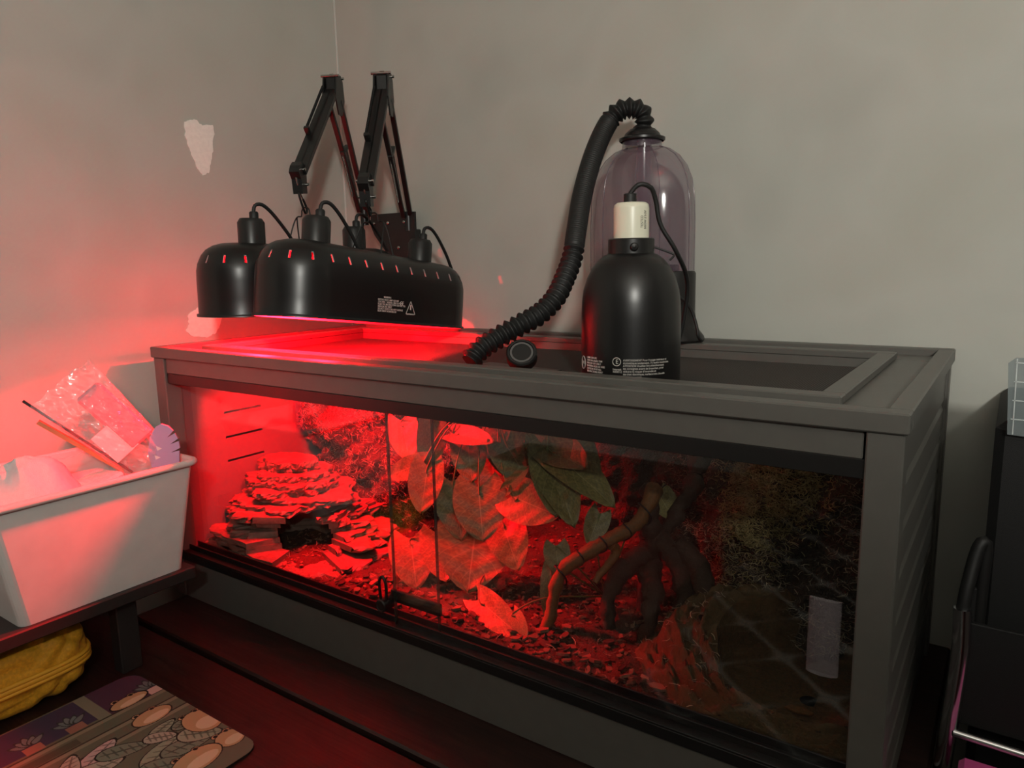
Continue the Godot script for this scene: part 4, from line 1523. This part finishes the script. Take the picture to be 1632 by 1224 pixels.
func dome_lamp() -> void:
	var base := Vector3(0.862, 0.4514, 0.345)
	var t := thing("dome_lamp", "upright black dome lamp with white ceramic socket on the screen", "lamp", base, "", false)
	var r := 0.0662
	var st := surf()
	lathe(st, [Vector2(r - 0.002, 0.0), Vector2(r, 0.0), Vector2(r, 0.04), Vector2(r, 0.085), Vector2(r - 0.001, 0.105), Vector2(0.0632, 0.120), Vector2(0.0585, 0.136), Vector2(0.0520, 0.149), Vector2(0.0440, 0.159), Vector2(0.0360, 0.1655), Vector2(0.0302, 0.168), Vector2(0.0302, 0.1695)], Transform3D(), 64)
	put(st, "dome", mats.matte_black, t)
	st = surf()
	lathe(st, [Vector2(r - 0.002, 0.0), Vector2(r - 0.002, 0.085), Vector2(0.0612, 0.119), Vector2(0.050, 0.147), Vector2(0.030, 0.164), Vector2(0.0, 0.165)], Transform3D(), 48)
	put(st, "lining", mats.reflector, t)
	st = surf()
	lathe(st, [Vector2(0.0285, 0.166), Vector2(0.0305, 0.167), Vector2(0.0305, 0.186), Vector2(0.0290, 0.1875), Vector2(0.0, 0.1875)], Transform3D(), 40)
	put(st, "collar", mats.satin_black, t)
	st = surf()
	lathe(st, [Vector2(0.0232, 0.187), Vector2(0.0232, 0.226), Vector2(0.0222, 0.231), Vector2(0.0190, 0.2335), Vector2(0.0, 0.2335)], Transform3D(), 40)
	var so := put(st, "ceramic_socket", mats.ceramic, t)
	st = surf()
	lathe(st, [Vector2(0.0085, 0.233), Vector2(0.0085, 0.2445), Vector2(0.0070, 0.2455), Vector2(0.0, 0.2455)], Transform3D(Basis(), Vector3(-0.002, 0, 0)), 20)
	put(st, "cord_grip", mats.rubber, so)
	# the way the lamp faces the room
	var face := atan2(0.427, 0.894)
	curved_text("TESTED", 0.0036, 0.0232, face + 0.62, 0.2000, mats.dark_print, so, true)
	curved_text("660W 250V", 0.0036, 0.0232, face + 0.86, 0.1985, mats.dark_print, so, true)
	st = surf()
	var d := Vector3(sin(face + 0.12), 0, cos(face + 0.12))
	lathe(st, [Vector2(0.0055, 0.0), Vector2(0.0055, 0.002), Vector2(0.0042, 0.0042), Vector2(0.0, 0.0055)], Transform3D(Basis(Vector3.UP, face + 0.12) * Basis(Vector3.RIGHT, PI / 2), d * 0.0303 + Vector3(0, 0.176, 0)), 18)
	put(st, "collar_screw", mats.satin_black, t)
	st = surf()
	var right := Vector3(cos(face), 0, -sin(face))
	tube(st, spline([right * 0.029 + Vector3(0, 0.176, 0), right * 0.040 + Vector3(0, 0.172, 0), right * 0.053 + Vector3(0, 0.167, 0), right * 0.056 + Vector3(0, 0.164, 0), right * 0.050 + Vector3(0, 0.158, 0)], 0.004), 0.0014, 6)
	put(st, "hanger_wire", mats.wire, t)
	st = surf()
	tube(st, spline([Vector3(-0.002, 0.245, 0), Vector3(0.004, 0.253, -0.002), right * 0.013 + Vector3(0, 0.257, 0), right * 0.023 + Vector3(0, 0.252, -0.006), right * 0.026 + Vector3(0, 0.235, -0.014), right * 0.030 + Vector3(0, 0.205, -0.020), right * 0.048 + Vector3(0, 0.168, -0.030), right * 0.050 + Vector3(0, 0.125, -0.066), right * 0.036 + Vector3(0, 0.06, -0.085), right * 0.020 + Vector3(0, 0.018, -0.092), right * 0.0 + Vector3(0, 0.0045, -0.120)], 0.005), 0.0032, 8)
	put(st, "cord", mats.rubber, t)
	# print round the foot of the dome
	var y := 0.0335
	var rows := [["AVERTISSEMENT Pour l'usage intérieur et", 0.0], ["domestique seulement, 75 watts maximum.", 1.0], ["ATTENTION Veuillez lire attentivement", 2.0], ["les consignes avant de brancher, pour", 3.0], ["réduire le risque d'incendie et", 4.0], ["de choc électrique, surface très chaude", 5.0]]
	for l in rows:
		curved_text(l[0], 0.0024, r, face - 0.14, y - l[1] * 0.0036, mats.print, t)
	curved_text("2309", 0.0026, r, face + 0.10, y - 0.0222, mats.print, t)
	var left := [["LAMP FIXTURE", 0.0], ["120V 60Hz MAX 75W", 1.0], ["INDOOR USE ONLY", 2.0], ["WARNING RISK OF FIRE", 3.0], ["CAUTION READ ALL", 4.0], ["INSTRUCTIONS FIRST", 5.0]]
	for l in left:
		curved_text(l[0], 0.0024, r, face - 1.02, y + 0.0005 - l[1] * 0.0036, mats.print, t)
	curved_text("Intertek", 0.0020, r, face - 0.345, y - 0.012, mats.print, t)
	curved_text("4008512", 0.0020, r, face - 0.345, y - 0.015, mats.print, t)
	for e in [[-0.265, y - 0.002, 0.0052, "E"], [-1.20, y - 0.008, 0.0068, ""]]:
		st = surf()
		var ring := []
		for k in 25:
			var a := TAU * k / 24.0
			var w: float = face + e[0] + cos(a) * e[2] / r
			ring.append(Vector3(sin(w), 0, cos(w)) * (r + 0.0003) + Vector3(0, e[1] + sin(a) * e[2] * (1.25 if e[3] == "" else 1.0), 0))
		tube(st, ring, 0.00045, 5, false)
		put(st, "printed_mark", mats.print, t)
		if e[3]:
			curved_text(e[3], 0.0055, r, face + e[0] - 0.022, e[1], mats.print, t)
		else:
			curved_text("UL", 0.0040, r, face + e[0] - 0.035, e[1], mats.print, t)

func fogger() -> void:
	var c := Vector3(0.748, TOP, 0.066)
	var t := thing("fogger", "tall fogger with clear dusty bottle on a black base behind the dome lamp", "fogger", c, "", false)
	var sx := 1.0
	var sz := 0.62
	var st := surf()
	lathe(st, [Vector2(0.0, 0.0), Vector2(0.112, 0.0), Vector2(0.114, 0.004), Vector2(0.112, 0.010), Vector2(0.1, 0.024), Vector2(0.0965, 0.05), Vector2(0.0965, 0.114), Vector2(0.094, 0.118), Vector2(0.0, 0.118)], Transform3D(), 56, sx, sz)
	put(st, "base", mats.satin_black, t)
	st = surf()
	span(st, Vector3(0.050, 0.118, 0.008), Vector3(0.074, 0.129, 0.030), 0.002)
	put(st, "float_switch", mats.satin_black, t)
	var body := [Vector2(0.0930, 0.1185), Vector2(0.0930, 0.20), Vector2(0.0915, 0.24), Vector2(0.0870, 0.268), Vector2(0.0780, 0.290), Vector2(0.0650, 0.307), Vector2(0.0480, 0.319), Vector2(0.0340, 0.3235)]
	st = surf()
	lathe(st, body, Transform3D(), 64, sx, sz)
	put(st, "bottle", mats.bottle, t)
	st = surf()
	lathe(st, [Vector2(0.0340, 0.3235), Vector2(0.0330, 0.330), Vector2(0.0330, 0.336)], Transform3D(), 40)
	put(st, "neck", mats.bottle, t)
	# moulded ribs down the bottle
	for a in [0.15, 0.62, -0.55, 1.35, -1.2, 1.75]:
		st = surf()
		var line := []
		for p in body:
			line.append(Vector3(sin(a) * p.x * sx, p.y, cos(a) * p.x * sz))
		tube(st, line, 0.0011, 6)
		put(st, "rib", mats.bottle, t)
	st = surf()
	tube(st, [Vector3(0.004, 0.119, 0), Vector3(0.004, 0.34, 0)], 0.012, 16)
	put(st, "mist_pipe", mats.bottle, t)
	st = surf()
	lathe(st, [Vector2(0.0365, 0.334), Vector2(0.0385, 0.336), Vector2(0.0385, 0.3395), Vector2(0.031, 0.342), Vector2(0.029, 0.3470), Vector2(0.0215, 0.3540), Vector2(0.0130, 0.3560), Vector2(0.0125, 0.3600), Vector2(0.0, 0.3600)], Transform3D(), 40)
	put(st, "cap", mats.satin_black, t)
	# power lead down the side of the base
	st = surf()
	tube(st, spline([Vector3(0.075, 0.098, 0.050), Vector3(0.088, 0.080, 0.050), Vector3(0.100, 0.066, 0.038), Vector3(0.108, 0.045, 0.03), Vector3(0.1145, 0.024, 0.03), Vector3(0.1165, 0.012, 0.03), Vector3(0.118, 0.004, 0.018)], 0.004), 0.0026, 8)
	put(st, "cord", mats.rubber, t)
	# ribbed hose: corrugated at both ends, pushed tight along the middle
	var pts := spline([Vector3(0.750, 0.8285, 0.066), Vector3(0.752, 0.842, 0.068), Vector3(0.748, 0.855, 0.072), Vector3(0.734, 0.861, 0.082), Vector3(0.717, 0.855, 0.095), Vector3(0.702, 0.830, 0.110), Vector3(0.694, 0.780, 0.140), Vector3(0.691, 0.718, 0.170), Vector3(0.696, 0.657, 0.200), Vector3(0.700, 0.617, 0.220), Vector3(0.703, 0.584, 0.250), Vector3(0.704, 0.556, 0.280), Vector3(0.694, 0.533, 0.310), Vector3(0.680, 0.519, 0.340), Vector3(0.660, 0.502, 0.370), Vector3(0.647, 0.486, 0.400), Vector3(0.642, 0.4700, 0.418)], 0.0011)
	var rad := []
	var run := 0.0
	for i in pts.size():
		if i > 0:
			run += pts[i].distance_to(pts[i - 1])
		var smooth_part := smoothstep(0.085, 0.092, run) * (1.0 - smoothstep(0.322, 0.330, run))
		var wave := absf(fposmod(run / 0.0122, 1.0) * 2.0 - 1.0)
		var fine := 0.5 + 0.5 * sin(run * TAU / 0.0036)
		rad.append(lerpf(0.0114 + 0.0062 * wave, 0.0162 + 0.0005 * fine, smooth_part))
	st = surf()
	tube(st, pts, rad, 24)
	var h := thing("fogger_hose", "black ribbed hose arching from the fogger cap down to the lid", "hose", Vector3(0.642, 0.4700, 0.418))
	put(st, "tubing", mats.rubber, h)

func gauge() -> void:
	var at := Vector3(0.702, 0.480, 0.372)
	var t := thing("dial_gauge", "round black dial with grey ring lying tilted on the screen", "gauge", at + Vector3(0, -0.027, 0), "", false)
	# its face leans up towards the doors
	var n := Vector3(0.42, 0.62, 0.66).normalized()
	var x := Vector3.UP.cross(n).normalized()
	var b := Basis(x, n, x.cross(n))
	var f := Transform3D(b, Vector3(0, 0.027, 0))
	var st := surf()
	lathe(st, [Vector2(0.0, -0.016), Vector2(0.0205, -0.016), Vector2(0.0225, -0.013), Vector2(0.0225, 0.003), Vector2(0.0205, 0.0050), Vector2(0.0182, 0.0050), Vector2(0.0175, 0.0030), Vector2(0.0, 0.0030)], f, 48)
	put(st, "case", mats.black_plastic, t)
	st = surf()
	lathe(st, [Vector2(0.0138, 0.0032), Vector2(0.0140, 0.0044), Vector2(0.0168, 0.0044), Vector2(0.0171, 0.0032)], f, 48)
	put(st, "ring", mats.liner, t)
	st = surf()
	lathe(st, [Vector2(0.0, 0.0034), Vector2(0.0120, 0.0034)], f, 48)
	put(st, "dial_face", mats.black_plastic, t)
	# flat plastic strip it is stuck to
	st = surf()
	box(st, Vector3(0.668, 0.4524, 0.333), Vector3(0.150, 0.0020, 0.030), 0.0005, Basis(Vector3.UP, -0.16))
	solo(st, "plastic_strip", mats.black_plastic, Vector3(0.668, 0.4514, 0.333), "flat black plastic strip lying on the screen under the dial", "strip")

# ---------------------------------------------------------------- on the desk

func desk_things() -> void:
	# white storage bin on the riser
	var t := thing("storage_bin", "white plastic storage bin with rolled rim on the desk riser", "bin", Vector3(0.115, 0.138, 0.755))
	var y0 := 0.1385
	var y1 := 0.3120
	var lo0 := Vector2(0.020, 0.640)
	var hi0 := Vector2(0.222, 0.874)
	var lo1 := Vector2(-0.004, 0.612)
	var hi1 := Vector2(0.234, 0.902)
	var st := surf()
	var rings := []
	for e in [[0.0, 0.0, 0.004], [0.0, 0.0, 0.0], [1.0, 0.0, 0.0], [1.0, 0.003, 0.0], [0.06, 0.003, 0.0]]:
		var f: float = e[0]
		rings.append(rounded(lo0.lerp(lo1, f) + Vector2.ONE * (e[1] + e[2]), hi0.lerp(hi1, f) - Vector2.ONE * (e[1] + e[2]), lerpf(y0, y1, f), 0.012))
	for i in rings.size() - 1:
		for k in rings[i].size():
			var k1: int = (k + 1) % rings[i].size()
			flat(st, [rings[i][k], rings[i][k1], rings[i + 1][k1], rings[i + 1][k]], (rings[i][k] - Vector3(0.115, rings[i][k].y, 0.755)) * (1.0 if i < 2 else -1.0) + Vector3(0, 0.01 if i == 2 else 0.0, 0))
	flat(st, rings[0], Vector3.DOWN)
	flat(st, rings[4], Vector3.UP)
	put(st, "tub", mats.bin, t)
	st = surf()
	var rim := rounded(lo1 - Vector2.ONE * 0.003, hi1 + Vector2.ONE * 0.003, y1 - 0.002, 0.015)
	rim.append(rim[0])
	rim.append(rim[1])
	tube(st, rim, 0.0055, 10, false)
	put(st, "rim", mats.bin, t)
	# what lies in the bin
	st = surf()
	box(st, Vector3(0.115, 0.218, 0.755), Vector3(0.165, 0.135, 0.195), 0.01, Basis(Vector3.UP, 0.03))
	solo(st, "paper_parcel", mats.paper, Vector3(0.110, 0.16, 0.745), "pale paper-wrapped parcel filling the white bin", "parcel")
	var rows := []
	for j in 21:
		var line := []
		for i in 33:
			var a := TAU * i / 32.0
			var f := j / 20.0
			var r := sin(f * PI * 0.5)
			var p := Vector3(0.145 + sin(a) * 0.062 * r, 0.0, 0.812 + cos(a) * 0.066 * r)
			p.y = 0.290 + 0.060 * (1.0 - pow(r, 2.2)) + 0.010 * nz(p.x * 28.0, 1.0, p.z * 28.0)
			line.append(p)
		rows.append(line)
	st = surf()
	sheet(st, rows, false, Vector3.UP)
	solo(st, "folded_cloth", mats.cloth, Vector3(0.145, 0.290, 0.812), "folded white fleece cloth heaped in the bin, lit red", "cloth")
	st = surf()
	box(st, Vector3(0.165, 0.298, 0.728), Vector3(0.055, 0.012, 0.050), 0.004, Basis(Vector3.UP, 0.3) * Basis(Vector3.RIGHT, 0.2))
	solo(st, "cloth_square", mats.cloth, Vector3(0.165, 0.290, 0.728), "small folded white cloth square beside the larger fleece cloth", "cloth")
	# clear bag leaning out over the wall side
	var a0 := Vector3(0.190, 0.302, 0.650)
	var a1 := Vector3(0.128, 0.440, 0.742)
	var dir := (a1 - a0).normalized()
	var nrm := (Vector3(0.80, 0.35, 0.45) - dir * Vector3(0.80, 0.35, 0.45).dot(dir)).normalized()
	var side := dir.cross(nrm)
	var bag := thing("plastic_bag", "crinkled clear plastic bag of craft bits leaning out of the bin", "bag", a0)
	rows = []
	for j in 71:
		var f := j / 70.0
		var line := []
		for i in 80:
			var a := TAU * i / 80.0
			var wide := lerpf(0.036, 0.052, f)
			var deep := 0.016 * sin(clampf(f * 1.1, 0.0, 1.0) * PI) + 0.002
			var cr := 0.0060 * nz(f * 6.0, cos(a) * 3.0, 2.0 + sin(a)) + 0.0045 * absf(nz(f * 9.0, cos(a) * 11.0 + f * 5.0, 6.0)) + 0.0016 * nz(f * 40.0, cos(a) * 22.0, 4.0)
			line.append(a0 + dir * (f * 0.188 + 0.006 * nz(cos(a) * 4.0, f, 1.0)) + side * cos(a) * wide + nrm * (sin(a) * deep + cr))
		rows.append(line)
	st = surf()
	sheet(st, rows, true, nrm)
	put(st, "film", mats.film, bag)
	st = surf()
	box(st, a0 + dir * 0.072 + nrm * 0.004 - side * 0.012, Vector3(0.040, 0.052, 0.0015), 0.0, Basis(side, dir, nrm))
	put(st, "label_card", mats.paper, bag)
	st = surf()
	box(st, a0 + dir * 0.100 + nrm * 0.001 + side * 0.016, Vector3(0.042, 0.110, 0.010), 0.004, Basis(side, dir, nrm))
	put(st, "red_pouch", mats.rose, bag)
	st = surf()
	bar(st, a0 + dir * 0.02 - side * 0.028 - nrm * 0.004, a0 + dir * 0.200 - side * 0.052 - nrm * 0.004, 0.0035, 0.0035)
	put(st, "dark_rod", mats.wire, bag)
	st = surf()
	bar(st, a0 + dir * 0.03 - side * 0.034 - nrm * 0.010, a0 + dir * 0.165 - side * 0.060 - nrm * 0.010, 0.010, 0.006)
	put(st, "wooden_stick", mats.tan, bag)
	# lavender leaf-shaped plate
	var poly := PackedVector2Array([Vector2(-0.020, -0.034), Vector2(-0.024, -0.010), Vector2(-0.020, 0.014), Vector2(-0.010, 0.030), Vector2(-0.002, 0.034), Vector2(0.008, 0.030), Vector2(0.015, 0.022), Vector2(0.006, 0.012), Vector2(0.017, 0.018), Vector2(0.021, 0.009), Vector2(0.009, 0.001), Vector2(0.022, 0.005), Vector2(0.023, -0.006), Vector2(0.010, -0.012), Vector2(0.022, -0.010), Vector2(0.020, -0.034)])
	var ln := Vector3(0.72, 0.1, 0.69).normalized()
	var lx := Vector3.UP.cross(ln).normalized()
	var at := Vector3(0.200, 0.338, 0.640)
	var lv := thing("leaf_plate", "lavender plate cut like a split leaf standing in the bin", "plate", at + Vector3(0, -0.034, 0))
	st = surf()
	extrude(st, poly, 0.005, Transform3D(Basis(lx, ln.cross(lx), ln), at))
	put(st, "blade", mats.lavender, lv)
	for p in [Vector2(-0.008, -0.004), Vector2(-0.011, -0.018)]:
		st = surf()
		extrude(st, PackedVector2Array([p + Vector2(-0.004, 0.004), p + Vector2(0.005, -0.001), p + Vector2(-0.002, -0.004)]), 0.0056, Transform3D(Basis(lx, ln.cross(lx), ln), at))
		put(st, "pale_notch", mats.paper, lv)
	# bent clear strip with a bright end
	st = surf()
	tube(st, spline([Vector3(0.06, 0.312, 0.815), Vector3(0.075, 0.325, 0.775), Vector3(0.085, 0.323, 0.735), Vector3(0.090, 0.330, 0.712), Vector3(0.090, 0.337, 0.703)], 0.006), 0.0022, 8, true, 0.5)
	solo(st, "clear_strip", mats.film, Vector3(0.08, 0.29, 0.75), "thin bent clear plastic strip lying over the parcel in the bin", "strip")
	# quilted yellow pouch under the riser
	var pouch := thing("quilted_pouch", "yellow quilted zip pouch lying under the desk riser", "pouch", Vector3(0.11, -0.008, 0.88))
	var c := Vector3(0.105, 0.046, 0.892)
	var half := Vector3(0.082, 0.052, 0.125)
	rows = []
	for j in 41:
		var v := -PI / 2 + PI * j / 40.0
		var line := []
		for i in 97:
			var u := TAU * i / 96.0
			var e := Vector3(sgn_pow(cos(v), 0.35) * sgn_pow(sin(u), 0.45), sgn_pow(sin(v), 0.6), sgn_pow(cos(v), 0.35) * sgn_pow(cos(u), 0.45))
			var p := c + e * half
			var q := absf(sin((p.z * 1.0 + p.y * 1.0) * PI / 0.040)) * absf(sin((p.z - p.y) * PI / 0.040))
			line.append(p + e.normalized() * 0.0085 * (sqrt(q) - 0.5))
		rows.append(line)
	var st4 := surf()
	sheet(st4, rows, false, Vector3.RIGHT)
	put(st4, "quilted_body", mats.quilt, pouch)
	for dy in [-0.006, 0.006]:
		var zipline := []
		for i in 97:
			var u := TAU * i / 96.0
			zipline.append(c + Vector3(sgn_pow(sin(u), 0.45) * (half.x + 0.003), dy - 0.004, sgn_pow(cos(u), 0.45) * (half.z + 0.003)))
		st = surf()
		tube(st, zipline, 0.0034, 8, false)
		put(st, "piping", mats.zip, pouch)
	var tape := []
	for i in 97:
		var u := TAU * i / 96.0
		tape.append(c + Vector3(sgn_pow(sin(u), 0.45) * (half.x + 0.0015), -0.004, sgn_pow(cos(u), 0.45) * (half.z + 0.0015)))
	st = surf()
	tube(st, tape, 0.0050, 8, false)
	put(st, "zipper", mats.zip, pouch)
	# printed desk mat
	var m := thing("desk_mat", "printed desk mat with frogs, leaves and potted plants", "desk mat", Vector3(0.36, -0.008, 0.88))
	var outline := PackedVector2Array()
	for p in rounded(Vector2(0.205, 0.728), Vector2(0.520, 1.045), 0.0, 0.022):
		outline.append(Vector2(p.x, p.z))
	var idx := Geometry2D.triangulate_polygon(outline)
	st = surf()
	for i in range(0, idx.size(), 3):
		var v3 := []
		var uv := []
		for k in 3:
			var p := outline[idx[i + k]]
			v3.append(Vector3(p.x, -0.0048, p.y))
			uv.append(Vector2((1.045 - p.y) / 0.317, (p.x - 0.205) / 0.315))
		tri(st, v3[0], v3[1], v3[2], Vector3.UP, Vector3.UP, Vector3.UP, uv[0], uv[1], uv[2])
	put(st, "printed_top", mats.desk_mat, m)
	st = surf()
	extrude(st, outline, 0.0028, Transform3D(Basis(Vector3.RIGHT, PI / 2), Vector3(0, -0.0064, 0)))
	put(st, "rubber_base", mats.rubber, m)

func sgn_pow(v: float, e: float) -> float:
	return signf(v) * pow(absf(v), e)

func rounded(lo: Vector2, hi: Vector2, y: float, r: float) -> Array:
	var out := []
	for q in [[hi.x - r, hi.y - r, 0.0], [hi.x - r, lo.y + r, PI / 2], [lo.x + r, lo.y + r, PI], [lo.x + r, hi.y - r, PI * 1.5]]:
		for k in 6:
			var a: float = q[2] + k / 5.0 * PI / 2
			out.append(Vector3(q[0] + sin(a) * r, y, q[1] + cos(a) * r))
	return out

# ---------------------------------------------------------------- between the terrarium and the edge of the picture

func corner_things() -> void:
	var st := surf()
	span(st, Vector3(1.279, -0.38, -0.014), Vector3(1.475, 0.421, 0.262), 0.010)
	solo(st, "black_case", mats.bag_black, Vector3(1.377, -0.38, 0.124), "tall black case standing against the wall beside the terrarium", "case")
	st = surf()
	span(st, Vector3(1.255, FLOOR, BACK + 0.005), Vector3(1.50, -0.385, 0.262), 0.01)
	solo(st, "black_crate", mats.bag_black, Vector3(1.375, FLOOR, 0.09), "black crate on the floor under the tall case", "crate")
	# clear grid ruler propped on the case
	var t := thing("grid_ruler", "grey see-through grid ruler with white lines propped on the case", "ruler", Vector3(1.36, 0.405, 0.268))
	st = surf()
	var poly := PackedVector2Array([Vector2(1.2906, 0.4085), Vector2(1.43, 0.402), Vector2(1.43, 0.4955), Vector2(1.2925, 0.4955), Vector2(1.2855, 0.489)])
	extrude(st, poly, 0.004, Transform3D(Basis(), Vector3(0, 0, 0.268)))
	put(st, "sheet", mats.acrylic, t)
	for k in 4:
		st = surf()
		bar(st, Vector3(1.2925, 0.4265 + k * 0.0212, 0.2703), Vector3(1.428, 0.4245 + k * 0.0212, 0.2703), 0.0010, 0.0006, Vector3(0, 0, 1))
		put(st, "grid_line", mats.grid_line, t)
	for k in 5:
		st = surf()
		bar(st, Vector3(1.2955 + k * 0.0212, 0.409, 0.2703), Vector3(1.2935 + k * 0.0212, 0.4945, 0.2703), 0.0010, 0.0006, Vector3(0, 0, 1))
		put(st, "grid_line", mats.grid_line, t)
	# rolling cart: bent chrome side tube with black grip, chrome rail, black basket
	var c := thing("rolling_cart", "black rolling cart with bent chrome side tube and rail", "cart", Vector3(1.38, FLOOR, 0.32))
	st = surf()
	tube(st, spline([Vector3(1.248, FLOOR, 0.30), Vector3(1.250, -0.30, 0.30), Vector3(1.2555, -0.05, 0.30), Vector3(1.2590, 0.03, 0.30), Vector3(1.2640, 0.115, 0.30), Vector3(1.2655, 0.160, 0.30), Vector3(1.2640, 0.205, 0.30)], 0.01), 0.0095, 20)
	put(st, "side_tube", mats.chrome, c)
	st = surf()
	tube(st, spline([Vector3(1.2635, 0.195, 0.30), Vector3(1.2660, 0.225, 0.295), Vector3(1.2705, 0.258, 0.285), Vector3(1.2745, 0.276, 0.280), Vector3(1.2785, 0.281, 0.277), Vector3(1.2810, 0.272, 0.275), Vector3(1.2800, 0.230, 0.275), Vector3(1.2780, 0.10, 0.275)], 0.006), 0.0072, 16)
	put(st, "grip", mats.rubber, c)
	st = surf()
	tube(st, [Vector3(1.2655, 0.050, 0.305), Vector3(1.40, 0.046, 0.305), Vector3(1.52, 0.043, 0.305)], 0.0052, 14)
	put(st, "rail", mats.chrome, c)
	st = surf()
	span(st, Vector3(1.2700, 0.056, 0.285), Vector3(1.50, 0.185, 0.292), 0.001)
	span(st, Vector3(1.2700, 0.056, 0.225), Vector3(1.276, 0.225, 0.285), 0.001)
	put(st, "basket", mats.bag_black, c)
	st = surf()
	span(st, Vector3(1.270, -0.30, 0.21), Vector3(1.50, -0.29, 0.42), 0.001)
	put(st, "tray", mats.bag_black, c)
	st = surf()
	tube(st, [Vector3(1.51, FLOOR, 0.30), Vector3(1.51, 0.2, 0.30)], 0.0075, 14)
	put(st, "side_tube", mats.chrome, c)
	st = surf()
	span(st, Vector3(1.2735, -0.01, 0.312), Vector3(1.47, 0.030, 0.40), 0.006)
	solo(st, "pink_tray", mats.pink, Vector3(1.37, -0.01, 0.356), "pink plastic tray under the cart's chrome rail", "tray")
